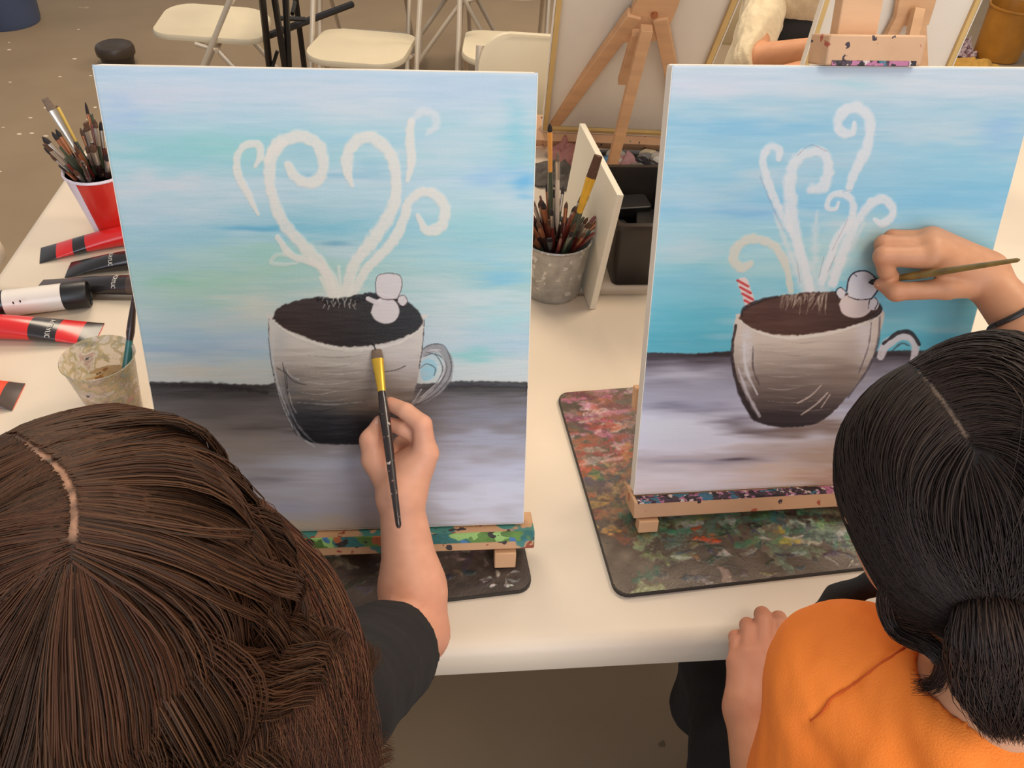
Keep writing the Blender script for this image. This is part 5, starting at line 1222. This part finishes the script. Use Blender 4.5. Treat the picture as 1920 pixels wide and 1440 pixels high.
# ------------------------------------------------------------------ left painter
PL = thing('person', 'person with long wavy brown hair and black shirt painting the left canvas', 'person', (-.30, -.02, 0))
HL = pd(128, 1062, .47); RL = headframe(math.radians(34), math.radians(8)); radL = np.array([.074, .091, .086])
hp, gL = head_prims(HL, RL)
neckL = HL - RL[2] * .06 - RL[1] * .035; nbL = np.array([-.265, .150, 1.02]); chL = np.array([-.28, .09, .86]); peL = np.array([-.29, .0, .555])
shL = pd(600, 1312, .63); elL = pd(784, 1186, .85); wrL = pd(751, 928, .828); slL = np.array([-.41, .17, .97]); elLL = np.array([-.47, .30, .78]); wrLL = np.array([-.36, .47, .775])
d_ = lambda u, v, D: pd(u, v, D)
iM, iP, iD, iT = d_(797, 850, .823), d_(792, 796, .815), d_(761, 771, .822), d_(732, 757, .833)
mM, mP, mD, mT = d_(786, 862, .838), d_(792, 822, .832), d_(757, 803, .832), d_(731, 795, .838)
rM, rP, rD, rT = d_(778, 872, .856), d_(784, 832, .862), d_(752, 832, .872), d_(738, 852, .868)
kM, kP, kD, kT = d_(768, 882, .868), d_(770, 846, .884), d_(746, 852, .886), d_(740, 872, .880)
tC, tM, tI, tT = d_(731, 905, .836), d_(703, 862, .828), d_(696, 826, .826), d_(713, 793, .834)
hand = [cap(wrL, iM, .021, .0145, .012), cap(wrL, mM, .021, .016, .012), cap(wrL, rM, .019, .016, .012), cap(wrL + [.004, .006, 0], kM, .018, .0155, .012), cap(d_(772, 872, .838), d_(735, 880, .838), .016, .015, .014)]
hand += finger([iM, iP, iD, iT], [.0125, .0100, .0090, .0074]) + finger([mM, mP, mD, mT], [.0125, .0100, .0090, .0074]) + finger([rM, rP, rD, rT], [.012, .0098, .0086, .007]) + finger([kM, kP, kD, kT], [.011, .0088, .0078, .0066])
hand += finger([tC, tM, tI, tT], [.0165, .0130, .0112, .0082], .006)
body = hp + [cap(neckL, nbL, .045, .05, .03), cap(nbL, chL, .052, .08, .04), ell(chL, (.115, .07, .11), .03), cap(chL, peL, .08, .09, .04), cap(nbL + [.03, 0, -.02], shL, .045, .046, .04), cap(shL, elL, .046, .0335, .03), cap(elL, elL + (wrL - elL) * .32, .0315, .0325, .010), cap(elL + (wrL - elL) * .32, wrL, .0325, .0215, .02),
         cap(nbL + [-.03, 0, -.02], slL, .045, .046, .04), cap(slL, elLL, .044, .034, .03), cap(elLL, wrLL, .035, .022, .02), ell(wrLL + [.015, .05, 0], (.035, .045, .014), .02)] + hand
for k in range(4):
    x = -.028 + k * .019; a = wrLL + [.015 + x, .085, .0]; body += finger([a, a + [0, .03, .002], a + [0, .048, -.008]], [.0095, .0085, .007])
body += finger([wrLL + [.035, .03, 0], wrLL + [.062, .055, 0], wrLL + [.070, .078, -.004]], [.013, .011, .008])
pvL = [ray_ell(u, v, HL, RL, radL) for u, v in ((-60, 770), (0, 800), (60, 838), (115, 885), (138, 940), (136, 1010))]
pcL = crom(pvL, 10)
def scalpL(V, col):
    q = (V - HL) @ RL.T / radL; on_ = (np.linalg.norm(q, axis=1) > .8) & (((q[:, 1] < .30) & (q[:, 2] > -.55)) | (q[:, 2] > .62)) & (np.linalg.norm((V - HL), axis=1) < .13)
    dm = np.min(np.linalg.norm(V[:, None] - pcL[None, ::3], axis=2), 1) if len(V) < 400000 else np.ones(len(V))
    a = on_ * np.clip((dm - .002) / .004, 0, 1); col = np.where(on_[:, None], (168, 124, 98), col); return col * (1 - a[:, None]) + np.array([60, 38, 26]) * a[:, None]
red = [(iT, .008, (216, 132, 116), .5), (iP, .010, (214, 138, 118), .4), (mT, .008, (216, 132, 116), .5), (tT, .009, (220, 138, 120), .5), (tI, .010, (214, 140, 120), .35), (elL, .05, (214, 132, 108), .45), (iM, .012, (220, 150, 130), .35)]
zone = [((hx[0], hx[1]), (hx[2], hx[3]), (hx[4], hx[5]), .0019 * QF) for hx in [(-.185, -.045, .50, .66, .86, .99)]]
skin_mesh('body', body, zone, PL, SKL, (220, 160, 130), red, scalpL)
face_parts(gL, RL, PL)
ax = nrm(elL - shL)
slv = shL + ax * np.linalg.norm(elL - shL) * .66
shirt = [cap(nbL + [0, -.01, -.03], chL, .085, .12, .06), ell(chL, (.155, .105, .15), .05), cap(chL, peL + [0, 0, .02], .12, .135, .06), cap(nbL + [.03, 0, -.035], shL, .055, .060, .04), cap(shL, slv, .060, .051, .03),
         cap(nbL + [-.03, 0, -.035], slL, .055, .058, .04), cap(slL, slL * .35 + elLL * .65, .058, .05, .03)]
ax2 = nrm(elLL - slL)
cloth_mesh('shirt', shirt[:4] + shirt[5:6], MT['black_cloth'], PL, .006, wr=.004, seed=3, cuts=[(nbL + [0, 0, .012], (0, .3, 1))])
cloth_mesh('sleeve', [shirt[4]], MT['black_cloth'], PL, .004, cuts=[(slv, ax)], wr=.003, seed=5)
cloth_mesh('sleeve', [shirt[6]], MT['black_cloth'], PL, .006, cuts=[(slL * .35 + elLL * .65, ax2)], wr=.003, seed=6)
lg = seat_legs(peL, np.array([-.42, .42, .52]), np.array([-.24, .42, .52]), np.array([-.42, .44, .09]), np.array([-.25, .46, .09]))
cloth_mesh('trousers', lg, MT['denim'], PL, .010, wr=.004, seed=9); shoe((-.42, .44), (0, 1, 0), PL); shoe((-.25, .46), (0.05, 1, 0), PL)
# thumb nail and index nail
def nail(p, d, n, r, t, m=None):
    s, u, dd_ = frame_of(d, n); V, F = lathe([(r * math.cos(a), r * .35 * math.sin(a)) for a in np.linspace(-.2, 1.5, 6)], 12); V = V * [1, 1, 1]; V = V[:, [0, 1, 2]] * [.8, 1.15, 1]
    un = nrm(n); ss = nrm(np.cross(d, un)); MB().add((V, F), 0, (p, np.array([ss, nrm(d), un]))).build('fingernail', m or NAIL, t, smooth=True)
NAIL = mat('nail', (216, 162, 138), .4, .03, 50)
nail(tT + nrm(CAM - tT) * .0070 + (tT - tI) * .08 + nrm(d_(690, 790, .83) - tT) * .003, tT - tI, nrm(CAM - tT), .0048, PL)
nail(iT + nrm(CAM - iT) * .0064, iT - iD, nrm(CAM - iT), .0042, PL)
# brush in the left painter's hand
bt0 = on(CL, 706, 657, .0012); be0 = pd(748, 990, .765); mid = pd(722, 775, .825)
brush(None, bt0, be0 - bt0, np.linalg.norm(be0 - bt0), .0040, MT['h_spat'], MT['gold'], MT['bristle_taupe'], 'flat', 'dark spattered brush with gold ferrule held by the long haired left painter', None, side=be0 - CAM, fer=.20, hair=.055)


def ell_roots(n, HC, R, rad, keep, seed):
    rg = np.random.default_rng(seed); out = []
    while len(out) < n:
        q = rg.normal(0, 1, (n * 2, 3)); q /= np.linalg.norm(q, axis=1, keepdims=True); q = q[keep(q)]; out.extend(q.tolist())
    q = np.array(out[:n]); return HC + (q * rad) @ R, q


def part_dirs(P, HC, curve, R, back=.25, updown=0, seed=0):
    D = np.zeros_like(P); i = np.argmin(np.linalg.norm(P[:, None] - curve[None], axis=2), 1); c = curve[i]; d = P - c
    n = nrm_rows(P - HC); d = d - n * (d * n).sum(1, keepdims=True); tan = np.gradient(curve, axis=0)[i]; side = np.cross(tan, n); side /= np.linalg.norm(side, axis=1, keepdims=True) + 1e-9
    sg = np.sign((d * side).sum(1, keepdims=True)); dn = np.linalg.norm(d, axis=1, keepdims=True)
    end = (i == len(curve) - 1)[:, None]; k_ = np.where(end & (dn > .012), .0, .8)
    D = d / (dn + 1e-9) * np.clip(dn / .02, .1, 1) + side * sg * k_ - R[1] * back - np.array([0, 0, updown]); D -= n * (D * n).sum(1, keepdims=True)
    return D / (np.linalg.norm(D, axis=1, keepdims=True) + 1e-9), dn[:, 0]


def nrm_rows(a): return a / (np.linalg.norm(a, axis=1, keepdims=True) + 1e-9)


HAIRL = vcol_mat('hair_brown', .55, 0, 10, spec=.2); HAIRR = vcol_mat('hair_dark', .55, 0, 10, spec=.2)
NH = 24000
P0, q = ell_roots(NH, HL, RL, radL * 1.01, lambda q: ((q[:, 1] < .5) & (q[:, 2] > -.62)) | (q[:, 2] > .60), 21)
# extra roots right beside the part so that it reads as a line
rg = np.random.default_rng(5); ex = pcL[rg.integers(0, len(pcL), 2600)] + rg.normal(0, .007, (2600, 3)); nn = (ex - HL) @ RL.T / radL; nn /= np.linalg.norm(nn, axis=1, keepdims=True); ex = HL + (nn * radL * 1.01) @ RL; P0 = np.vstack([P0, ex])
D0, dn = part_dirs(P0, HL, pcL, RL, .15); k = dn > .0016; P0, D0 = P0[k], D0[k]
cl = (np.round(P0[:, 0] / .016).astype(int) * 73856093 ^ np.round(P0[:, 1] / .016).astype(int) * 19349663 ^ np.round(P0[:, 2] / .016).astype(int) * 83492791) % 997
coll = [ell(HL, radL, .001, RL), cap(neckL, nbL, .045, .05, .03)] + shirt
coll = [c_[:5] + (min(c_[5], .03),) for c_ in coll]
rg = np.random.default_rng(8); off = .003 + rg.uniform(0, .017, 997)[cl] + rg.uniform(0, .005, len(P0))
def limL(P, D, t):
    over = np.clip(P[:, 0] - (-.130 + .06 * np.clip((1.10 - P[:, 2]) / .2, 0, 1)), 0, None); fr_ = np.clip(P[:, 1] - .30, 0, None) * (P[:, 2] < 1.10)
    P = P.copy(); P[:, 0] -= over * .7; P[:, 1] -= fr_ * .5; D = D.copy(); D[:, 0] -= over * 12; D[:, 1] -= fr_ * 8; return P, nrm_rows(D)
S = strands(P0, D0, 25, .0165, coll, off, .52, .40, 4, stiff=.8, cluster=cl, clump=.12, limit=limL)
base = lin((66, 43, 28)); hi_ = lin((92, 62, 40)); rd = lin((74, 44, 29)); dk = lin((50, 33, 22)); cr = rg.uniform(0, 1, 997)[cl][:, None]; c_ = base * (1 - cr) + rd * cr; mix = rg.random((len(P0), 1)); c_ = np.where(mix > .8, hi_ * .6 + c_ * .4, np.where(mix < .25, dk, c_))
hair_mesh('hair', S, rg.uniform(.00032, .0006, len(P0)), HAIRL, PL, c_)

hL_ = lambda u, v, o: hit(u, v, coll, o)
HC4 = [lin((84, 52, 35)), lin((64, 40, 28)), lin((50, 32, 23)), lin((104, 68, 44)), lin((92, 52, 37))]
for j, (pts, w0, r0) in enumerate([([(470, 950), (530, 1040), (580, 1130), (612, 1230), (628, 1340), (655, 1500)], .024, .016), ([(420, 980), (490, 1080), (535, 1180), (560, 1290), (580, 1390), (590, 1500)], .028, .022), ([(500, 990), (560, 1080), (604, 1160), (632, 1260), (650, 1370), (672, 1500)], .018, .010)]):
    D_ = [min(max((hL_(u, v, r0) - CAM) @ FW, .33), .62) for u, v in pts]; D_ = np.convolve([D_[0]] + D_ + [D_[-1]], [.25, .5, .25], 'valid')
    lock('hair_lock', [pd(u, v, d) for (u, v), d in zip(pts, D_)], [.010, w0 * .75, w0, w0, w0, w0 * .9], 4200, .007, 60 + j, HC4, PL, m=HAIRL, squash=.38, steps=28, rad=(.0003, .0006))

# ------------------------------------------------------------------ right painter
PR = thing('person', 'person in orange shirt with dark ponytail painting the right canvas', 'person', (.38, .08, 0))
HR = pd(1820, 876, .555); RR = headframe(math.radians(36), math.radians(-10)); radR = np.array([.076, .090, .086])
hp, gR = head_prims(HR, RR)
neckR = HR - RR[2] * .06 - RR[1] * .03; nbR = np.array([.368, .270, 1.03]); chR = np.array([.385, .20, .88]); peR = np.array([.39, .08, .555])
shR_l = pd(1592, 1278, .655); elR_l = np.array([.275, .215, .745]); wrR_l = pz(1402, 1330, .772)
shR_r = np.array([.53, .33, .98]); elR_r = pd(2075, 800, .80); wrR_r = pd(1846, 520, .892)
h2 = []
iM, iP, iD, iT = d_(1748, 482, .872), d_(1656, 480, .876), d_(1662, 508, .886), d_(1675, 519, .895)
mM, mP, mD, mT = d_(1745, 464, .880), d_(1658, 458, .888), d_(1655, 480, .898), d_(1668, 500, .906)
rM, rP, rD, rT = d_(1742, 452, .894), d_(1672, 447, .902), d_(1668, 468, .912), d_(1685, 486, .915)
kM, kP, kD, kT = d_(1748, 450, .906), d_(1692, 448, .914), d_(1690, 468, .920), d_(1706, 482, .918)
tC, tM, tI, tT = d_(1822, 532, .888), d_(1776, 541, .880), d_(1680, 547, .886), d_(1650, 533, .900)
h2 += [cap(wrR_r, iM, .0215, .0165, .012), cap(wrR_r, mM, .0215, .0165, .012), cap(wrR_r + [0, .004, .004], rM, .020, .0155, .012), cap(wrR_r + [0, .008, .004], kM, .018, .0145, .012)]
h2 += finger([iM, iP, iD, iT], [.0135, .0108, .0095, .0072]) + finger([mM, mP, mD, mT], [.013, .0105, .0092, .0075]) + finger([rM, rP, rD, rT], [.0125, .0100, .0088, .0072]) + finger([kM, kP, kD, kT], [.0115, .0090, .008, .0068])
h2 += finger([tC, tM, tI, tT], [.0165, .0115, .0100, .0068], .006)
# hand resting on the table edge
z_ = lambda u, v, z: pz(u, v, z)
ht = []
for (a, b, c, e), r in (((z_(1461, 1228, .786), z_(1462, 1176, .782), z_(1460, 1160, .762), z_(1456, 1172, .7505)), .0098), ((z_(1432, 1226, .789), z_(1432, 1168, .784), z_(1429, 1152, .763), z_(1427, 1166, .7505)), .0100), ((z_(1404, 1232, .786), z_(1405, 1186, .780), z_(1401, 1172, .762), z_(1403, 1186, .7505)), .0095), ((z_(1381, 1244, .778), z_(1382, 1208, .774), z_(1379, 1194, .760), z_(1384, 1208, .7495)), .0085)):
    ht += [cap(wrR_l, a, .0205, r * 1.3, .010)] + finger([a, b, c, e], [r * 1.12, r, r * .9, r * .78], .003)
ht += finger([z_(1440, 1300, .764), z_(1472, 1258, .764), z_(1488, 1222, .758), z_(1492, 1196, .752)], [.016, .0125, .0105, .0078], .006)
body = hp + [cap(neckR, nbR, .042, .047, .03), cap(nbR, chR, .048, .08, .04), ell(chR, (.115, .07, .11), .03), cap(chR, peR, .08, .09, .04), cap(nbR + [-.02, 0, -.02], shR_l, .040, .042, .03), cap(shR_l, elR_l, .042, .034, .03), cap(elR_l, wrR_l, .036, .0225, .02),
         cap(nbR + [.02, 0, -.02], shR_r, .040, .042, .03), cap(shR_r, elR_r, .042, .036, .03), cap(elR_r, wrR_r, .039, .0225, .02)] + h2 + ht
pvR = [ray_ell(u, v, HR, RR, radR) for u, v in ((1670, 640), (1692, 664), (1730, 705), (1770, 755), (1812, 818))]
pcR = crom(pvR, 10)
def scalpR(V, col):
    q = (V - HR) @ RR.T / radR; on_ = (np.linalg.norm(q, axis=1) > .8) & (((q[:, 1] < .30) & (q[:, 2] > -.60)) | (q[:, 2] > .62)) & (np.linalg.norm((V - HR), axis=1) < .13)
    dm = np.min(np.linalg.norm(V[:, None] - pcR[None, ::3], axis=2), 1); a = on_ * np.clip((dm - .002) / .004, 0, 1); col = np.where(on_[:, None], (128, 104, 88), col); return col * (1 - a[:, None]) + np.array([36, 28, 24]) * a[:, None]
RED = (196, 116, 92)
red = [(p_, .009, RED, .45) for p_ in (iT, mP, rP, tT, tI, iP)] + [(p_, .012, RED, .5) for p_ in (z_(1461, 1165, .775), z_(1432, 1155, .777), z_(1404, 1175, .774), z_(1381, 1200, .768))] + [(z_(1430, 1250, .77), .09, (196, 128, 108), .6)]
zone = [((.37, .56), (.66, .86), (1.0, 1.14), .0021 * QF), ((.22, .36), (.40, .60), (.738, .812), .0021 * QF)]
skin_mesh('body', body, zone, PR, SKR, (194, 138, 102), red, scalpR)
face_parts(gR, RR, PR)
nail(tT + nrm(CAM - tT) * .0058, tT - tI, nrm(CAM - tT) + np.array([0, 0, .4]), .0042, PR)
slR = shR_l + (elR_l - shR_l) * .72; slRr = shR_r + (elR_r - shR_r) * .55
shirtR = [cap(nbR + [0, -.008, -.028], chR, .078, .115, .06), ell(chR, (.165, .108, .15), .05), cap(chR, peR + [0, 0, .02], .12, .14, .06), cap(nbR + [-.03, 0, -.035], shR_l, .056, .058, .04), cap(nbR + [.03, 0, -.035], shR_r, .056, .058, .04), cap(shR_l, slR, .060, .062, .03), cap(shR_r, slRr, .058, .056, .03)]
P_ = lambda u, v, D: hit(u, v, shirtR, 0)
folds = [(P_(1690, 1210, .55), P_(1600, 1275, .57), .0035, .0022), (P_(1600, 1275, .57), P_(1512, 1352, .60), .0035, .0022), (P_(1590, 1290, .56), P_(1700, 1440, .56), .014, .003), (P_(1620, 1080, .62), P_(1690, 1200, .57), .012, .003), (P_(1500, 1370, .6), P_(1560, 1440, .58), .012, .004), (P_(1700, 1440, .54), P_(1690, 1400, .54), .016, .005), (P_(1760, 1260, .54), P_(1880, 1420, .52), .016, .003)]
SHO = cloth_mesh('shirt', shirtR, MT['orange'], PR, .0055, wr=.0038, seed=13, sc=22, zones=[((.15, .50), (.1, .45), (.85, 1.12), .0034)], cuts=[(nbR + [0, -.01, .016], (0, .35, 1)), (slR, nrm(elR_l - shR_l)), (slRr, nrm(elR_r - shR_r))] if False else (), folds=folds, holes=[cap(nbR + nrm(neckR - nbR) * .040, neckR + (neckR - nbR) * .5, .050, .056)])
q5 = [pd(u, v, D) for u, v, D in ((1712, 1075, .66), (1640, 1092, .68), (1575, 1120, .69), (1530, 1165, .69), (1512, 1220, .69), (1512, 1275, .70))]
ap = [ell(chR + [0, .055, -.03], (.125, .080, .15), .03)] + [cap(q5[i], q5[i + 1], .010, .013, .006) for i in range(5)] + [cap(q5[2], chR + [-.05, .10, 0], .012, .03, .01)]
SEAM = mat('orange_seam', (196, 84, 24), .9, .05, 30)
SV = np.empty(len(SHO.data.vertices) * 3, np.float32); SHO.data.vertices.foreach_get('co', SV); SV = SV.reshape(-1, 3).astype(float) + np.array(PR['_o'])
def on_shirt(u, v):
    x_, y_ = pj(SV); dd_ = (SV - CAM) @ FW; k_ = np.where(np.hypot(x_ - u, y_ - v) < 9)[0]; return SV[k_[np.argmin(dd_[k_])]] - nrm(ray(u, v)) * .0004 if len(k_) else None
for pts in (((1694, 1206), (1672, 1222), (1650, 1237), (1625, 1254), (1600, 1272), (1578, 1292), (1556, 1312), (1535, 1332), (1514, 1352)),):
    q_ = [on_shirt(*p_) for p_ in pts]; MB().add(tube(crom([k_ for k_ in q_ if k_ is not None], 4), .0009, 6)).build('seam', SEAM, PR, smooth=True)
cloth_mesh('apron_bib', ap, MT['apron'], PR, .006, wr=.003, seed=15)
MB().add(tube(crom([hit(u, v, shirtR + [cap(neckR, nbR, .042, .047, .03)], .002) for u, v in ((1722, 1128), (1752, 1168), (1792, 1192), (1840, 1204), (1888, 1196))], 8), .0055, 8)).build('apron_strap', MT['apron'], PR, smooth=True)
kL, kR = np.array([.335, .57, .53]), np.array([.50, .50, .50])
lgR = seat_legs(peR, kL, kR, np.array([.35, .40, .09]), np.array([.50, .40, .09]))
cloth_mesh('trousers', lgR, MT['denim'], PR, .010, wr=.004, seed=19); shoe((.35, .40), (0, 1, 0), PR); shoe((.50, .40), (0, 1, 0), PR)
lap = [cap(peR + [-.09, .08, .05], kL + [0, .0, .012], .075, .066, .05), cap(peR + [.09, .08, .05], kR + [0, .0, .012], .075, .066, .05), cap(peR + [0, .08, .05], (kL + kR) / 2 + [0, -.03, .0], .07, .055, .06), cap(kL + [0, .02, 0], kL + [0, .03, -.16], .062, .055, .03)]
cloth_mesh('apron_skirt', lap, MT['apron'], PR, .008, wr=.005, seed=21)
# wrist band
wc_ = wrR_r + (elR_r - wrR_r) * .30; s_, u_, dd2 = frame_of(elR_r - wrR_r); MB().add(tube([wc_ + (s_ * math.cos(a) * .0305 + u_ * math.sin(a) * .0285) + dd2 * .004 * math.sin(a * 2) for a in np.linspace(0, 2 * math.pi, 33)], .0032, 8, caps=False)).build('wrist_band', MT['band'], PR, smooth=True)
# brush in the right painter's hand
bt0 = on(CR, 1629, 530, .001); be0 = pd(1912, 487, .788); brush(None, bt0, be0 - bt0, np.linalg.norm(be0 - bt0), .0032, MT['h_olive'], MT['h_dark'], MT['bristle_dark'], 'round', 'olive handled thin brush held by the painter in the orange shirt', None, side=be0 - CAM, fer=.13, hair=.06)

# hair drawn back to a low ponytail
TIE = pd(1856, 1108, .505)
P0, q = ell_roots(18000, HR, RR, radR * 1.01, lambda q: ((q[:, 1] < .55) & (q[:, 2] > -.75)) | (q[:, 2] > .60), 31)
rg = np.random.default_rng(6); ex = pcR[rg.integers(0, len(pcR), 2600)] + rg.normal(0, .006, (2600, 3)); nn = (ex - HR) @ RR.T / radR; nn /= np.linalg.norm(nn, axis=1, keepdims=True); P0 = np.vstack([P0, HR + (nn * radR * 1.01) @ RR])
D0, dn = part_dirs(P0, HR, pcR, RR, .35); k = dn > .0014; P0, D0 = P0[k], D0[k]
collR = [ell(HR, radR, .001, RR), cap(neckR, nbR, .042, .047, .03)] + [c_[:5] + (min(c_[5], .03),) for c_ in shirtR]
dist = np.linalg.norm(P0 - TIE, axis=1, keepdims=True); off = rg.uniform(.002, .013, len(P0)); jit = rg.normal(0, .006, P0.shape); tgt = TIE + jit
cl = (np.round(P0[:, 0] / .012).astype(int) * 73856093 ^ np.round(P0[:, 1] / .012).astype(int) * 19349663 ^ np.round(P0[:, 2] / .012).astype(int) * 83492791) % 997
def limR(P, D, t):
    v = tgt - P; l = np.linalg.norm(v, axis=1, keepdims=True); k_ = np.where(l < .022, .55, 0.); return P + v * k_, np.where(l < .022, nrm_rows(v), D)
def att(P, t):
    v = tgt - P; l = np.linalg.norm(v, axis=1, keepdims=True); return v / (l + 1e-6) * (.12 + 1.5 * t ** 1.4)
S = strands(P0, D0, 22, dist * 1.38 / 22, [collR[0], collR[1]], off, .03, .0, 14, stiff=.9, attract=att, cluster=cl, clump=.0, limit=limR)
lockd = lin((50, 37, 31)); dk = lin((42, 32, 28)); br = lin((57, 43, 35)); mix = rg.random((len(P0), 1)); c_ = np.where(mix > .85, br, np.where(mix < .4, dk, lockd))
hair_mesh('hair', S, rg.uniform(.00032, .0006, len(P0)), HAIRR, PR, c_)
# the tail
HC3 = [lin((62, 46, 38)), lin((44, 32, 28)), lin((36, 28, 26)), lin((54, 40, 33))]
hR_ = lambda u, v, o: pd(u, v, min((hit(u, v, shirtR + [collR[1], collR[0]], o) - CAM) @ FW, .575))
lock('ponytail', [TIE, hR_(1862, 1170, .022), hR_(1872, 1250, .020), hR_(1880, 1320, .018), hR_(1890, 1388, .010)], [.009, .020, .027, .025, .012], 5200, .004, 41, HC3, PR, m=HAIRR, short=.6)
MB().add(tube([TIE + (s_ * 0) + np.array([math.cos(a) * .013, math.sin(a) * .010, math.sin(a) * .009]) for a in np.linspace(0, 2 * math.pi, 25)], .003, 8, caps=False)).build('hair_tie', MT['band'], PR, smooth=True)
# loose curls at the left of the neck
lock('loose_curl', [hR_(1700, 1070, .006), hR_(1676, 1120, .010), hR_(1688, 1176, .010), hR_(1736, 1208, .009), hR_(1772, 1246, .007), hR_(1752, 1284, .005), hR_(1706, 1284, .004)], [.006, .011, .009, .005, .003, .003], 700, .003, 42, HC3, PR, m=HAIRR, short=.35)
lock('loose_curl', [hR_(1694, 1080, .006), hR_(1668, 1120, .008), hR_(1672, 1165, .006), hR_(1700, 1205, .005)], [.004, .006, .005, .002], 200, .003, 43, HC3, PR, m=HAIRR, short=.3)

# ------------------------------------------------------------------ person behind the rear table
PB = thing('person', 'person in cream knit sweater and black apron seated behind the rear table', 'person', (.95, 2.42, 0))
SKB = vcol_mat('skin_back', .52, .06, 500, spec=.35)
pc_ = pd(1500, 15, 2.42); pc_[0] -= .16; pc_[2] = max(pc_[2], .9)
chB = np.array([pc_[0] + .10, 2.46, 1.0]); peB = np.array([chB[0], 2.56, .56]); nbB = chB + [0, -.02, .22]; HB = nbB + [0, -.06, .17]; RB = headframe(math.radians(25), math.radians(180)); hp, gB = head_prims(HB, RB, 1.05)
shB = pd(1462, -95, 2.28); elB = pd(1412, 108, 2.14); wrB = pd(1530, 88, 2.00)
shB2 = np.array([2 * chB[0] - shB[0], shB[1], shB[2]]); elB2 = shB2 + [.05, -.16, -.24]; wrB2 = elB2 + [-.12, -.18, .03]; elB2[2] = .83; wrB2[2] = .80
body = hp + [cap(HB - RB[2] * .06, nbB, .05, .055, .03), cap(nbB, chB, .08, .11, .06), ell(chB, (.16, .10, .15), .05), cap(chB, peB, .11, .12, .06), cap(nbB + [-.03, 0, -.03], shB, .05, .045, .04), cap(shB, elB, .045, .036, .02), cap(elB, wrB, .036, .024, .02), cap(nbB + [.03, 0, -.03], shB2, .05, .045, .04), cap(shB2, elB2, .045, .036, .02), cap(elB2, wrB2, .036, .024, .02)]
for w_, e_ in ((wrB, elB), (wrB2, elB2)):
    d = nrm(w_ - e_); s_ = nrm(np.cross(d, tZ)); body += [ell(w_ + d * .045, (.036, .036, .016), .02)]
    for k in range(4): a = w_ + d * .07 + s_ * (k - 1.5) * .019; body += finger([a, a + d * .03, a + d * .045 - tZ * .018], [.0095, .0085, .007])
    body += finger([w_ + d * .03 + s_ * .03, w_ + d * .05 + s_ * .048, w_ + d * .07 + s_ * .05], [.013, .011, .008])
skin_mesh('body', body, [], PB, SKB, (214, 152, 112), coarse=.0062); face_parts(gB, RB, PB)
swe = [cap(nbB + [0, 0, -.03], chB, .10, .135, .06), ell(chB, (.185, .125, .17), .05), cap(chB, peB, .13, .14, .06), cap(nbB + [-.03, 0, -.04], shB, .065, .062, .04), cap(nbB + [.03, 0, -.04], shB2, .065, .062, .04)]
cloth_mesh('sweater', swe, MT['knit'], PB, .008, wr=.006, seed=33, cuts=[(nbB + [0, 0, .02], (0, 0, 1))])
for s0, e0, w0 in ((shB, elB, wrB), (shB2, elB2, wrB2)):
    ec = e0 + (w0 - e0) * .12; cloth_mesh('sleeve', [cap(s0, e0, .062, .052, .03), cap(e0, ec, .052, .046, .02)], MT['knit'], PB, .0055, wr=.009, seed=35, sc=34, cuts=[(ec, nrm(w0 - e0))])
apb = [ell(chB + [.0, -.085, -.25], (.14, .075, .14), .02), cap(peB + [0, -.1, .02], peB + [0, -.36, .04], .12, .12, .05)]
cloth_mesh('apron', apb, MT['blackplastic'] if False else MT['apron'], PB, .008)
for s_ in (-1, 1):
    a = nbB + [s_ * .06, -.065, .0]; MB().add(bar(a, chB + [s_ * .10, -.135, -.13], .022, .006, (0, -1, 0))).build('apron_strap', MT['blackmetal'], PB)
lg = seat_legs(peB, peB + [-.10, -.42, 0], peB + [.10, -.42, 0], np.array([peB[0] - .1, peB[1] - .42, .09]), np.array([peB[0] + .1, peB[1] - .42, .09]) ); cloth_mesh('trousers', lg, MT['denim'], PB, .012); shoe((peB[0] - .1, peB[1] - .42), (0, -1, 0), PB); shoe((peB[0] + .1, peB[1] - .42), (0, -1, 0), PB)
capR = [ell(HB + RB[2] * .012 - RB[1] * .012, (.085, .10, .092), .01, RB)]; cloth_mesh('hair', capR, mat('hair_brown_cap', (70, 48, 34), .6, .3, 40, .5, 200), PB, .006, cuts=[(HB + RB[1] * .05, RB[1] - RB[2] * .4)], wr=.003)
# seats
put_chair(peL[0], peL[1] - .0, math.radians(180), 'white folding chair under the painter with long brown hair')
put_chair(peR[0], peR[1] - .0, math.radians(180), 'white folding chair under the painter in the orange shirt')
put_chair(peB[0], peB[1] - .02, 0, 'white folding chair under the person in the cream sweater')
